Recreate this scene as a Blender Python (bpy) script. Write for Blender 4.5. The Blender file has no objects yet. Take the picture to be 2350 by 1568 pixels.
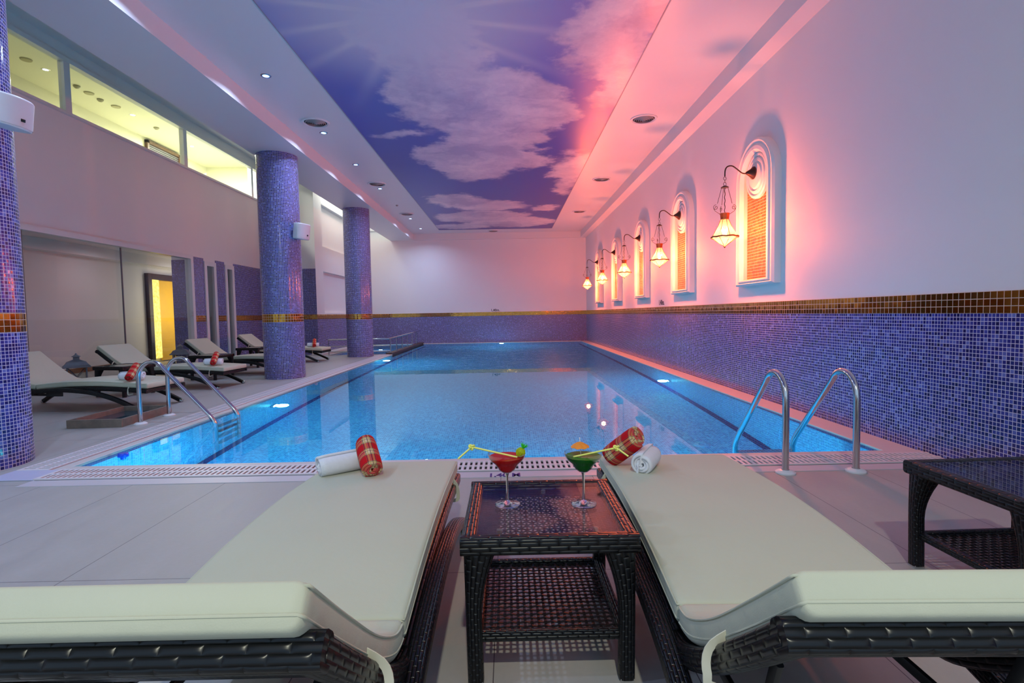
import bpy, bmesh, math, random
import numpy as np
from mathutils import Vector, Matrix
random.seed(7)
SC = bpy.context.scene
COL = SC.collection
PI = math.pi
R = math.radians

# ---------------------------------------------------------------- camera
FPX, W_IM, H_IM = 1214.2, 2350.0, 1568.0
CAM_Z = 1.07
pitch, yaw, roll = R(-2.972), R(0.482), R(-1.016)
fw = Vector((math.sin(yaw)*math.cos(pitch), math.cos(yaw)*math.cos(pitch), math.sin(pitch)))
rt = Vector((math.cos(yaw), -math.sin(yaw), 0))
up = rt.cross(fw)
rt2 = rt*math.cos(roll) + up*math.sin(roll)
up2 = up*math.cos(roll) - rt*math.sin(roll)
cam_d = bpy.data.cameras.new('camera')
cam_d.sensor_width = 36.0
cam_d.lens = FPX/W_IM*36.0
cam_d.clip_start = 0.02
cam = bpy.data.objects.new('camera', cam_d)
COL.objects.link(cam)
cam.matrix_world = Matrix(((rt2.x, up2.x, -fw.x, 0), (rt2.y, up2.y, -fw.y, 0), (rt2.z, up2.z, -fw.z, CAM_Z), (0, 0, 0, 1)))
SC.camera = cam

# ---------------------------------------------------------------- world, exposure, lights of the room
SC.view_settings.view_transform = 'Standard'
SC.view_settings.look = 'None'
SC.view_settings.gamma = 1.0
SC.view_settings.use_curve_mapping = False
SC.view_settings.exposure = 0.0
SC.cycles.use_denoising = True
SC.cycles.caustics_refractive = True
SC.cycles.caustics_reflective = False
SC.cycles.max_bounces = 10
SC.cycles.diffuse_bounces = 4
SC.cycles.glossy_bounces = 5
SC.cycles.transmission_bounces = 6
SC.cycles.transparent_max_bounces = 12
SC.cycles.sample_clamp_indirect = 2.5
world = bpy.data.worlds.new('world')
SC.world = world
world.use_nodes = True
wb = world.node_tree.nodes['Background']
wb.inputs['Color'].default_value = (0.52, 0.74, 1.0, 1)
wb.inputs['Strength'].default_value = .88

def light(kind, name, loc, power, col, size=0.1, rot=(0, 0, 0), **kw):
    d = bpy.data.lights.new(name, kind)
    d.energy = power
    d.color = col
    if kind == 'AREA':
        d.shape = kw.get('shape', 'DISK'); d.size = size
        if 'size_y' in kw: d.size_y = kw['size_y']
        if 'spread' in kw: d.spread = kw['spread']
    else:
        d.shadow_soft_size = size
    if kind == 'SPOT':
        d.spot_size = kw.get('angle', 2.0); d.spot_blend = kw.get('blend', .6)
    o = bpy.data.objects.new(name, d)
    o.location = loc; o.rotation_euler = rot
    COL.objects.link(o)
    return o

# ceiling downlights (the left row in view, plus the same row and the lobby-end lamps behind the camera)
DL_Y = [6.942, 9.068, 10.958, 13.013, 17.051, 19.033]
DL_X = -3.02
for y in DL_Y + [4.95, 2.9, .8]:
    light('AREA', 'downlight_lamp', (DL_X, y, 4.14), 26, (0.50, 0.68, 1.0), .09, spread=R(150))
light('AREA', 'entrance_lamp', (0.12, -1.4, 4.05), 105, (1.0, 1.0, 0.80), .14)
# warm lamps inside the five wall lanterns are made in their builder
NICHE_Y = [6.38, 9.10, 11.82, 14.54, 17.26]
LAMP_X = 2.627
# underwater pool lights
POOL_LIGHTS = [((-3.22, 7.224, -.69), (1, 0)), ((-3.22, 13.537, -.6), (1, 0)), ((2.8, 9.128, -.9), (-1, 0)), ((-.231, 20.2, -.46), (0, -1)),
               ((0.6, 3.875, -.75), (0, 1)), ((-2.2, 3.875, -.75), (0, 1))]
for p, n in POOL_LIGHTS:
    light('POINT', 'pool_lamp', (p[0]+n[0]*.12, p[1]+n[1]*.12, p[2]), 175, (0.12, 0.78, 0.96), .08)
light('POINT', 'pool_lamp', (-4.2, 17.5, -.35), 12, (0.3, 0.6, 1.0), .06)  # dim fill added to keep the shallow pool from going black, no fixture
# corridor above, lobby behind the glass, recess window
for y, pw in ((8.2, 8), (11.2, 14), (14.3, 230)):
    light('AREA', 'corridor_lamp', (-8.0, y, 5.6), pw, (1.0, 0.96, 0.66) if y < 13 else (1.0, 1.0, 0.85), .3)
for y, pw in ((8.6, 3), (11.3, 5), (14.0, 9)):
    light('AREA', 'lobby_lamp', (-8.0, y, 2.58), pw, (0.92, 0.85, 1.0), .25)
light('AREA', 'door_fill', (-8.2, 14.3, 1.3), 14, (1, .85, .5), 1.5, (0, R(90), 0))  # unseen fill added to brighten the gold door, no lamp hangs there
light('AREA', 'recess_lamp', (-5.1, 17.6, 5.3), 45, (1.0, 1.0, .86), .8, (0, R(20), 0), shape='RECTANGLE', size_y=3.6)

# ---------------------------------------------------------------- mesh builder
class MB:
    def __init__(s):
        s.v = []; s.f = []; s.uv = []; s.mi = []; s.M = Matrix()
    def V(s, p):
        s.v.append(tuple(s.M @ Vector(p))); return len(s.v)-1
    def F(s, idx, uvs=None, m=0):
        s.f.append(list(idx)); s.uv.append(uvs); s.mi.append(m)
    def box(s, x0, x1, y0, y1, z0, z1, m=0):
        i = [s.V((x, y, z)) for z in (z0, z1) for y in (y0, y1) for x in (x0, x1)]
        for q in ((0, 2, 3, 1), (4, 5, 7, 6), (0, 1, 5, 4), (2, 6, 7, 3), (0, 4, 6, 2), (1, 3, 7, 5)):
            s.F([i[k] for k in q], None, m)
        return s
    def cbox(s, c, d, m=0):
        return s.box(c[0]-d[0]/2, c[0]+d[0]/2, c[1]-d[1]/2, c[1]+d[1]/2, c[2]-d[2]/2, c[2]+d[2]/2, m)
    def quad(s, pts, uvs=None, m=0):
        s.F([s.V(p) for p in pts], uvs, m); return s
    def sweep(s, path, sec, up=(0, 0, 1), scales=None, closed=False, caps=True, m=0, secclosed=True):
        P = [Vector(p) for p in path]; n = len(P); up = Vector(up)
        rings = []; L = 0; Ls = []
        side_prev = None
        for i, p in enumerate(P):
            a = P[i-1] if (i > 0 or closed) else P[i]; b = P[(i+1) % n] if (i < n-1 or closed) else P[i]
            t = (b-a)
            if t.length < 1e-9: t = Vector((0, 1, 0))
            t.normalize()
            if up.length > 0:
                side = t.cross(up)
                if side.length < 1e-4: side = side_prev or Vector((1, 0, 0))
            else:
                if side_prev is None:
                    side = t.cross(Vector((0, 0, 1)))
                    if side.length < 1e-3: side = Vector((1, 0, 0))
                else:
                    side = side_prev - t*side_prev.dot(t)
            side.normalize(); side_prev = side.copy()
            nn = side.cross(t)
            sc = scales[i] if scales else (1, 1)
            if not isinstance(sc, tuple): sc = (sc, sc)
            rings.append([s.V(p + side*(q[0]*sc[0]) + nn*(q[1]*sc[1])) for q in sec])
            if i: L += (P[i]-P[i-1]).length
            Ls.append(L)
        per = [0]
        k = len(sec)
        for j in range(k):
            a = Vector(sec[j]); b = Vector(sec[(j+1) % k]); per.append(per[-1]+(b-a).length)
        nn_ = n if closed else n-1
        for i in range(nn_):
            r0 = rings[i]; r1 = rings[(i+1) % n]
            l0 = Ls[i]; l1 = Ls[i+1] if i+1 < n else L+(P[0]-P[-1]).length
            for j in range(k if secclosed else k-1):
                j2 = (j+1) % k
                s.F([r0[j], r0[j2], r1[j2], r1[j]], [(l0, per[j]), (l0, per[j+1]), (l1, per[j+1]), (l1, per[j])], m)
        if caps and not closed and secclosed:
            s.F(list(reversed(rings[0])), [tuple(q) for q in reversed(sec)], m)
            s.F(list(rings[-1]), [tuple(q) for q in sec], m)
        return s
    def tube(s, path, r, n=12, closed=False, caps=True, m=0):
        rs = r if isinstance(r, (list, tuple)) else [r]*len(path)
        sec = [(math.cos(2*PI*j/n), math.sin(2*PI*j/n)) for j in range(n)]
        return s.sweep(path, sec, up=(0, 0, 0), scales=[(q, q) for q in rs], closed=closed, caps=caps, m=m)
    def lathe(s, prof, n=32, c=(0, 0, 0), m=0, closed=False, ang=2*PI, uvr=None):
        full = abs(ang-2*PI) < 1e-6
        rings = []
        cols = n if full else n+1
        for (r, z) in prof:
            rings.append([s.V((c[0]+r*math.cos(ang*j/n), c[1]+r*math.sin(ang*j/n), c[2]+z)) for j in range(cols)])
        L = [0]
        for i in range(1, len(prof)): L.append(L[-1]+math.hypot(prof[i][0]-prof[i-1][0], prof[i][1]-prof[i-1][1]))
        rr = uvr or max(p[0] for p in prof)
        for i in range(len(prof)-1):
            for j in range(n):
                j2 = (j+1) % n if full else j+1
                u0 = ang*rr*j/n; u1 = ang*rr*(j+1)/n
                s.F([rings[i][j], rings[i][j2], rings[i+1][j2], rings[i+1][j]], [(u0, L[i]), (u1, L[i]), (u1, L[i+1]), (u0, L[i+1])], m)
        return s
    def disc(s, c, r, n=24, m=0, flip=False):
        ids = [s.V((c[0]+r*math.cos(2*PI*j/n), c[1]+r*math.sin(2*PI*j/n), c[2])) for j in range(n)]
        s.F(ids if not flip else ids[::-1], None, m); return s
    def sphere(s, c, r, n=16, k=10, m=0, sz=1.0):
        prof = [(max(1e-4, r*math.sin(PI*i/k)), -r*sz*math.cos(PI*i/k)) for i in range(k+1)]
        return s.lathe(prof, n, c, m)
    def grid(s, fn, nu, nv, m=0, uvf=None):
        ids = [[s.V(fn(i/nu, j/nv)) for j in range(nv+1)] for i in range(nu+1)]
        for i in range(nu):
            for j in range(nv):
                uv = [uvf(a/nu, b/nv) for a, b in ((i, j), (i+1, j), (i+1, j+1), (i, j+1))] if uvf else None
                s.F([ids[i][j], ids[i+1][j], ids[i+1][j+1], ids[i][j+1]], uv, m)
        return s
    def build(s, name, mat, parent=None, smooth=None, bevel=0, solid=0, recalc=True):
        me = bpy.data.meshes.new(name)
        me.from_pydata(s.v, [], s.f)
        mats = mat if isinstance(mat, (list, tuple)) else [mat]
        for q in mats: me.materials.append(q)
        uvl = me.uv_layers.new(name='UVMap')
        me.update()
        for p, uv, mi in zip(me.polygons, s.uv, s.mi):
            p.material_index = mi
            if uv is None:
                n = p.normal; ax = max(range(3), key=lambda k: abs(n[k]))
                for li in p.loop_indices:
                    co = me.vertices[me.loops[li].vertex_index].co
                    uvl.data[li].uv = (co.y, co.z) if ax == 0 else (co.x, co.z) if ax == 1 else (co.x, co.y)
            else:
                for li, q in zip(p.loop_indices, uv): uvl.data[li].uv = q
        if recalc:
            bm = bmesh.new(); bm.from_mesh(me)
            bmesh.ops.recalc_face_normals(bm, faces=bm.faces)
            bm.to_mesh(me); bm.free()
        if smooth:
            me.polygons.foreach_set('use_smooth', [True]*len(me.polygons))
            me.set_sharp_from_angle(angle=R(smooth))
        o = bpy.data.objects.new(name, me)
        COL.objects.link(o)
        if parent is not None: o.parent = parent
        if solid:
            md = o.modifiers.new('Solidify', 'SOLIDIFY'); md.thickness = solid; md.offset = 0
        if bevel:
            md = o.modifiers.new('Bevel', 'BEVEL'); md.width = bevel; md.segments = 2; md.limit_method = 'ANGLE'; md.angle_limit = R(40)
        return o

def tag(o, label, cat, group=None, kind=None):
    o['label'] = label
    if cat: o['category'] = cat
    if group: o['group'] = group
    if kind: o['kind'] = kind
    return o
def struct(o, label=None, cat=None):
    o['kind'] = 'structure'
    if label: o['label'] = label
    if cat: o['category'] = cat
    return o
def thing(name, label, cat, loc=(0, 0, 0), rz=0, group=None):
    o = bpy.data.objects.new(name, None); o.empty_display_size = .1
    COL.objects.link(o); o.location = loc; o.rotation_euler = (0, 0, rz)
    return tag(o, label, cat, group)
def copy_tree(o, parent=None):
    c = o.copy(); COL.objects.link(c)
    if parent is not None: c.parent = parent
    for ch in list(o.children): copy_tree(ch, c)
    return c
def copy_thing(src, label, loc, rz=None, group=None):
    c = copy_tree(src)
    c.location = loc
    if rz is not None: c.rotation_euler = (0, 0, rz)
    c['label'] = label
    if group: c['group'] = group
    return c
def rrect(w, h, r, k=4):
    pts = []
    for cx, cy, a0 in ((w/2-r, h/2-r, 0), (-w/2+r, h/2-r, 90), (-w/2+r, -h/2+r, 180), (w/2-r, -h/2+r, 270)):
        for j in range(k+1):
            a = R(a0+90*j/k); pts.append((cx+r*math.cos(a), cy+r*math.sin(a)))
    return pts
def smooth_path(pts, n=24):
    P = [Vector(p) for p in pts]; out = []
    m = len(P)-1
    for k in range(n+1):
        t = k/n*m; i = min(int(t), m-1); f = t-i
        p0 = P[max(i-1, 0)]; p1 = P[i]; p2 = P[i+1]; p3 = P[min(i+2, m)]
        out.append(.5*((2*p1)+(p2-p0)*f+(2*p0-5*p1+4*p2-p3)*f*f+(3*p1-p0-3*p2+p3)*f**3))
    return out

# ---------------------------------------------------------------- materials
def srgb(r, g, b):
    f = lambda c: (c/255/12.92) if c/255 <= .04045 else ((c/255+.055)/1.055)**2.4
    return (f(r), f(g), f(b), 1)
class NT:
    def __init__(s, name):
        s.m = bpy.data.materials.new(name); s.m.use_nodes = True
        s.t = s.m.node_tree; s.n = s.t.nodes; s.l = s.t.links
        s.b = s.n['Principled BSDF']; s.out = s.n['Material Output']
    def new(s, t, **kw):
        n = s.n.new(t)
        for k, v in kw.items(): setattr(n, k, v)
        return n
    def inp(s, sock, v):
        if isinstance(v, bpy.types.NodeSocket): s.l.new(v, sock)
        elif v is not None: sock.default_value = v
    def math(s, op, a, b=None, c=None, clamp=False):
        n = s.new('ShaderNodeMath', operation=op); n.use_clamp = clamp
        s.inp(n.inputs[0], a)
        if b is not None: s.inp(n.inputs[1], b)
        if c is not None: s.inp(n.inputs[2], c)
        return n.outputs[0]
    def vmath(s, op, a, b=None):
        n = s.new('ShaderNodeVectorMath', operation=op)
        s.inp(n.inputs[0], a)
        if b is not None: s.inp(n.inputs[1], b)
        return n.outputs[1] if op in ('LENGTH', 'DOT_PRODUCT', 'DISTANCE') else n.outputs[0]
    def mixc(s, f, a, b):
        n = s.new('ShaderNodeMix', data_type='RGBA')
        s.inp(n.inputs[0], f); s.inp(n.inputs[6], a); s.inp(n.inputs[7], b)
        return n.outputs[2]
    def mapr(s, v, a, b, c=0, d=1, smooth=False):
        n = s.new('ShaderNodeMapRange'); n.interpolation_type = 'SMOOTHSTEP' if smooth else 'LINEAR'
        s.inp(n.inputs[0], v)
        for i, q in enumerate((a, b, c, d)): n.inputs[i+1].default_value = q
        return n.outputs[0]
    def uv(s): return s.new('ShaderNodeTexCoord').outputs['UV']
    def objco(s): return s.new('ShaderNodeTexCoord').outputs['Object']
    def noise(s, vec, scale, detail=3, rough=.5, dist=0):
        n = s.new('ShaderNodeTexNoise'); n.inputs['Scale'].default_value = scale; n.inputs['Detail'].default_value = detail
        n.inputs['Roughness'].default_value = rough; n.inputs['Distortion'].default_value = dist
        if vec is not None: s.l.new(vec, n.inputs['Vector'])
        return n.outputs[0], n.outputs[1]
    def ramp(s, f, stops):
        n = s.new('ShaderNodeValToRGB'); e = n.color_ramp.elements
        while len(e) < len(stops): e.new(.5)
        for q, (p, c) in zip(e, stops): q.position = p; q.color = c
        s.l.new(f, n.inputs[0]); return n.outputs[0]
    def bump(s, h, strength=.3, dist=.01, normal=None):
        n = s.new('ShaderNodeBump'); n.inputs['Strength'].default_value = strength; n.inputs['Distance'].default_value = dist
        s.l.new(h, n.inputs['Height'])
        if normal is not None: s.l.new(normal, n.inputs['Normal'])
        return n.outputs[0]
    def set(s, **kw):
        for k, v in kw.items(): s.inp(s.b.inputs[k.replace('_', ' ')], v)
        return s

def simple(name, col, rough=.5, metal=0, spec=.5, var=.06, scale=8, bump=0, bscale=60):
    t = NT(name)
    f, _ = t.noise(t.objco(), scale, 4)
    d = tuple(max(0, c*(1-var)) for c in col[:3])+(1,)
    l = tuple(min(1, c*(1+var)) for c in col[:3])+(1,)
    t.set(Base_Color=t.mixc(f, d, l), Roughness=rough, Metallic=metal, Specular_IOR_Level=spec)
    if bump:
        h, _ = t.noise(t.objco(), bscale, 4)
        t.set(Normal=t.bump(h, bump, .004))
    return t.m
def emit(name, col, strength, var=0.0):
    t = NT(name)
    t.set(Base_Color=(0, 0, 0, 1), Emission_Color=col, Emission_Strength=strength, Roughness=.4)
    return t.m

def mosaic(name, pitch, gw, stops, grout, rough=.12, metal=0, tilt=.03, spec=.5):
    t = NT(name)
    u = t.vmath('SCALE', t.uv()); u.node.inputs[3].default_value = 1/pitch
    cell = t.vmath('FLOOR', u); fr = t.vmath('FRACTION', u)
    wn = t.new('ShaderNodeTexWhiteNoise', noise_dimensions='3D'); t.l.new(cell, wn.inputs['Vector'])
    col = t.ramp(wn.outputs['Value'], stops)
    c = t.vmath('ABSOLUTE', t.vmath('SUBTRACT', fr, (.5, .5, .5)))
    sep = t.new('ShaderNodeSeparateXYZ'); t.l.new(c, sep.inputs[0])
    mx = t.math('MAXIMUM', sep.outputs[0], sep.outputs[1])
    g = .5-gw/pitch/2
    mask = t.mapr(mx, g-.015, g+.015)
    nz = t.new('ShaderNodeNewGeometry')
    off = t.vmath('SCALE', t.vmath('SUBTRACT', wn.outputs['Color'], (.5, .5, .5))); off.node.inputs[3].default_value = tilt
    nrm = t.vmath('NORMALIZE', t.vmath('ADD', nz.outputs['Normal'], off))
    t.set(Base_Color=t.mixc(mask, col, grout), Roughness=t.mapr(mask, 0, 1, rough, .8), Specular_IOR_Level=t.mapr(mask, 0, 1, spec, .2),
          Metallic=t.mapr(mask, 0, 1, metal, 0), Normal=t.bump(t.math('SUBTRACT', 1.0, mask), .25, .002, nrm))
    return t.m

def rattan(name, L=.05, Wd=.0125, col=(.004, .0043, .006, 1), strength=.7, dist=.004):
    t = NT(name)
    sep = t.new('ShaderNodeSeparateXYZ'); t.l.new(t.uv(), sep.inputs[0])
    v = t.math('DIVIDE', sep.outputs[1], Wd); row = t.math('FLOOR', v); fv = t.math('FRACT', v)
    sh = t.math('MULTIPLY', t.math('MODULO', row, 2.0), .5)
    u = t.math('ADD', t.math('DIVIDE', sep.outputs[0], L), sh); fu = t.math('FRACT', u)
    a = t.math('ABSOLUTE', t.math('SUBTRACT', t.math('MULTIPLY', fv, 2.0), 1.0))
    b = t.math('ABSOLUTE', t.math('SUBTRACT', t.math('MULTIPLY', fu, 2.0), 1.0))
    h = t.math('MULTIPLY', t.math('SUBTRACT', 1.0, t.math('POWER', a, 3.0)), t.math('SUBTRACT', 1.0, t.math('POWER', b, 6.0)))
    cc = t.mixc(h, (.0015, .0015, .002, 1), col)
    t.set(Base_Color=cc, Roughness=.32, Specular_IOR_Level=.38, Normal=t.bump(h, strength, dist))
    return t.m

def arch_glass(name, tint=(1, 1, 1, 1), ior=1.5, rough=0.0):
    t = NT(name)
    tr = t.new('ShaderNodeBsdfTransparent'); tr.inputs[0].default_value = tint
    gl = t.new('ShaderNodeBsdfGlossy'); gl.inputs['Roughness'].default_value = rough
    ge = t.new('ShaderNodeNewGeometry')
    co = t.math('ABSOLUTE', t.vmath('DOT_PRODUCT', ge.outputs['Normal'], ge.outputs['Incoming']))
    f0 = ((ior-1)/(ior+1))**2
    fr = t.math('ADD', f0, t.math('MULTIPLY', t.math('POWER', t.math('SUBTRACT', 1.0, co, clamp=True), 5.0), 1-f0), clamp=True)
    mx = t.new('ShaderNodeMixShader')
    t.l.new(fr, mx.inputs[0]); t.l.new(tr.outputs[0], mx.inputs[1]); t.l.new(gl.outputs[0], mx.inputs[2])
    t.l.new(mx.outputs[0], t.out.inputs[0])
    return t.m

M = {}
M['paint'] = simple('white_paint', (.78, .77, .79, 1), .6, var=.02, scale=1.5, bump=.03, bscale=40)
M['ceil'] = simple('ceiling_paint', (.74, .73, .75, 1), .35, var=.015, scale=1)
M['cream'] = simple('corridor_paint', (.80, .79, .62, 1), .7, var=.02, scale=1)
M['whiteplastic'] = simple('white_plastic', (.72, .72, .74, 1), .35, var=.02)
M['plaster'] = simple('moulded_plaster', (.80, .78, .77, 1), .45, var=.02, scale=12)
BLUE = [(0, srgb(20, 17, 78)), (.3, srgb(34, 32, 112)), (.65, srgb(46, 46, 134)), (.9, srgb(70, 76, 162)), (1, srgb(108, 118, 190))]
M['mosaic'] = mosaic('violet_blue_mosaic', .0262, .0037, BLUE, srgb(200, 195, 215), rough=.14)
M['mosaic_pool'] = mosaic('pool_mosaic', .026, .0035, [(0, srgb(32, 112, 180)), (.5, srgb(50, 150, 206)), (1, srgb(96, 188, 228))], srgb(160, 202, 218), rough=.3)
M['gold'] = mosaic('gold_mosaic', .0467, .004, [(0, srgb(176, 118, 36)), (.5, srgb(190, 130, 44)), (1, srgb(204, 146, 56))], srgb(190, 175, 165), rough=.08, metal=1.0, tilt=.018)
M['gold_small'] = mosaic('gold_small_mosaic', .036, .004, [(0, srgb(150, 88, 26)), (.5, srgb(186, 112, 40)), (1, srgb(205, 136, 58))], srgb(235, 200, 170), rough=.14, metal=.6, tilt=.08)
M['darktile'] = mosaic('dark_edge_tile', .026, .003, [(0, srgb(24, 18, 60)), (1, srgb(40, 32, 92))], srgb(70, 60, 110), rough=.2)
M['steel'] = simple('polished_steel', (.62, .62, .63, 1), .12, 1, var=.03)
M['bronze'] = simple('dark_bronze', (.05, .03, .022, 1), .4, .8, var=.3, scale=40)
M['copper'] = simple('copper_rim', (.32, .10, .035, 1), .35, .8, var=.3, scale=40)
M['black'] = simple('black_metal', (.012, .012, .014, 1), .4, var=.2)
M['rattan'] = rattan('black_rattan', .056, .0133)
M['rattan_s'] = rattan('black_rattan_fine', .03, .01)
M['glass'] = arch_glass('clear_glass', (.93, .96, .95, 1), 1.5)
M['pane'] = arch_glass('window_glass', (.93, .95, .93, 1), 1.5)
t = NT('drinking_glass')
tr = t.new('ShaderNodeBsdfTransparent'); tr.inputs[0].default_value = (.97, .97, .97, 1)
gl = t.new('ShaderNodeBsdfGlossy'); gl.inputs['Roughness'].default_value = .02
ge = t.new('ShaderNodeNewGeometry')
co = t.math('ABSOLUTE', t.vmath('DOT_PRODUCT', ge.outputs['Normal'], ge.outputs['Incoming']))
fr = t.math('ADD', .07, t.math('MULTIPLY', t.math('POWER', t.math('SUBTRACT', 1.0, co, clamp=True), 3.0), .8), clamp=True)
mx = t.new('ShaderNodeMixShader')
t.l.new(fr, mx.inputs[0]); t.l.new(tr.outputs[0], mx.inputs[1]); t.l.new(gl.outputs[0], mx.inputs[2]); t.l.new(mx.outputs[0], t.out.inputs[0])
M['drinkglass'] = t.m
t = NT('solid_glass')
gl = t.new('ShaderNodeBsdfGlass'); gl.inputs['IOR'].default_value = 1.5; gl.inputs['Roughness'].default_value = 0.0
t.l.new(gl.outputs[0], t.out.inputs[0])
M['solidglass'] = t.m
M['towel'] = simple('white_terry', (.82, .83, .88, 1), .95, spec=.1, var=.05, scale=60, bump=.5, bscale=400)
M['woodtray'] = simple('greyed_wood', (.20, .16, .13, 1), .7, var=.35, scale=20, bump=.2, bscale=80)
M['traymat'] = simple('tray_water', (.02, .05, .07, 1), .08, var=.1)
M['lantern'] = simple('weathered_zinc', (.16, .17, .20, 1), .5, .5, var=.2, scale=20)
M['speaker'] = simple('speaker_shell', (.62, .60, .62, 1), .5, var=.02)
M['dark'] = simple('dark_slot', (.01, .01, .01, 1), .9, var=.1)
M['ink'] = simple('purple_ink', srgb(52, 40, 120), .5, var=.1)
M['inkdark'] = simple('dark_ink', srgb(40, 30, 50), .5, var=.1)
M['brownwood'] = simple('brown_wood', srgb(74, 48, 30), .4, var=.2, scale=10)
M['doorframe'] = simple('dark_door_frame', srgb(44, 22, 20), .35, var=.15)
M['golddoor'] = simple('gold_door_panel', srgb(240, 186, 18), .35, .1, var=.12, scale=3)
M['strap'] = simple('cream_ribbon', (.66, .63, .5, 1), .8, var=.05, scale=40)
M['blueplastic'] = simple('blue_plastic', (.01, .05, .5, 1), .3, var=.05)
t = NT('downlight_lens')
dl = t.vmath('LENGTH', t.objco())
t.set(Base_Color=(0, 0, 0, 1), Emission_Color=t.ramp(t.mapr(dl, .012, .046), [(0, (.75, .9, 1, 1)), (.55, (.3, .62, 1, 1)), (1, (.04, .16, .9, 1))]), Emission_Strength=t.mapr(dl, .015, .046, 14, 1.6))
M['bluedot'] = t.m
M['warmdot'] = emit('corridor_lens', (.75, .9, 1, 1), 7)
M['poolbulb'] = emit('pool_light_lens', (.9, .97, 1, 1), 9)
M['bulb'] = emit('lantern_bulb', (1, .66, .34, 1), 14)
M['litwindow'] = emit('lit_window', (1, 1, .82, 1), 2.2)
t = NT('lit_onyx_strip')
f, _ = t.noise(t.objco(), 14, 4)
t.set(Base_Color=(0, 0, 0, 1), Emission_Color=t.ramp(f, [(.3, (1, .62, .03, 1)), (.6, (1, .85, .25, 1))]), Emission_Strength=1.5)
M['onyx'] = t.m
M['brightend'] = emit('corridor_end_glow', (1, 1, .72, 1), 1.6)

# cushion fabric
t = NT('cream_cushion_fabric')
f, _ = t.noise(t.objco(), 3, 3); w_, _ = t.noise(t.objco(), 9, 3, .6); k_, _ = t.noise(t.objco(), 420, 2)
t.set(Base_Color=t.mixc(f, (.51, .51, .385, 1), (.56, .555, .43, 1)), Roughness=.85, Specular_IOR_Level=.15,
      Normal=t.bump(k_, .15, .002, t.bump(w_, .25, .015)), Sheen_Weight=.1)
M['cushion'] = t.m

# red plaid towel
t = NT('red_plaid_cloth')
sep = t.new('ShaderNodeSeparateXYZ'); t.l.new(t.uv(), sep.inputs[0])
def stripes(t, s, period, lo, hi):
    fr = t.math('FRACT', t.math('DIVIDE', s, period))
    return t.math('MULTIPLY', t.math('GREATER_THAN', fr, lo), t.math('LESS_THAN', fr, hi))
u_, v_ = sep.outputs[0], sep.outputs[1]
pr_ = .085
wide_u = stripes(t, u_, pr_, .2, .72); wide_v = stripes(t, v_, pr_, .25, .7)
c0 = t.mixc(wide_u, srgb(200, 24, 34), srgb(206, 84, 80))
c0 = t.mixc(wide_v, c0, t.mixc(wide_u, srgb(206, 78, 74), srgb(226, 196, 160)))
def lines(s_, ps): 
    r = None
    for p_ in ps:
        q = stripes(t, s_, pr_, p_, p_+.035); r = q if r is None else t.math('MAXIMUM', r, q)
    return r
ln = t.math('MAXIMUM', lines(u_, (.21, .39, .67)), lines(v_, (.26, .42, .65)))
ln2 = t.math('MAXIMUM', lines(u_, (.28, .58)), lines(v_, (.33, .56)))
c1 = t.mixc(t.math('MULTIPLY', ln2, .8), t.mixc(t.math('MULTIPLY', ln, .85), c0, srgb(70, 14, 22)), srgb(190, 160, 70))
n_, _ = t.noise(t.objco(), 300, 2)
t.set(Base_Color=c1, Roughness=.9, Specular_IOR_Level=.1, Normal=t.bump(n_, .3, .002))
M['plaid'] = t.m

# stone floor tiles
t = NT('grey_stone_tiles')
sep = t.new('ShaderNodeSeparateXYZ'); t.l.new(t.objco(), sep.inputs[0])
fx = t.math('FRACT', t.math('DIVIDE', t.math('ADD', sep.outputs[0], 1.86+12), .6))
fy = t.math('FRACT', t.math('DIVIDE', t.math('ADD', sep.outputs[1], -2.15+13.1), 1.31))
ex = t.math('MULTIPLY', t.math('SUBTRACT', .5, t.math('ABSOLUTE', t.math('SUBTRACT', fx, .5))), .6)
ey = t.math('MULTIPLY', t.math('SUBTRACT', .5, t.math('ABSOLUTE', t.math('SUBTRACT', fy, .5))), 1.31)
gm = t.math('LESS_THAN', t.math('MINIMUM', ex, ey), .0016)
st = t.new('ShaderNodeMapping'); st.inputs['Scale'].default_value = (3.5, .9, 1); t.l.new(t.objco(), st.inputs[0])
f, _ = t.noise(st.outputs[0], 2.2, 6, .6); g2, _ = t.noise(t.objco(), 45, 4, .6)
c = t.mixc(f, srgb(158, 154, 150), srgb(184, 180, 176)); c = t.mixc(t.math('MULTIPLY', g2, .25), c, srgb(140, 137, 135))
t.set(Base_Color=t.mixc(gm, c, srgb(86, 82, 86)), Roughness=t.mapr(f, .3, .7, .42, .54), Specular_IOR_Level=.35, Normal=t.bump(g2, .06, .002))
M['floor'] = t.m
M['coping'] = simple('pale_coping_stone', srgb(205, 198, 196), .4, var=.05, scale=6)
M['grate'] = simple('white_grating', srgb(218, 212, 216), .4, var=.02)

# pool water
t = NT('pool_water')
gl = t.new('ShaderNodeBsdfGlass'); gl.inputs['IOR'].default_value = 1.33; gl.inputs['Roughness'].default_value = 0; gl.inputs['Color'].default_value = (.70, .95, .98, 1)
n1, _ = t.noise(t.objco(), .9, 3, .5)
t.l.new(t.bump(n1, .03, .02), gl.inputs['Normal'])
t.l.new(gl.outputs[0], t.out.inputs[0])
M['water'] = t.m

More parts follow.
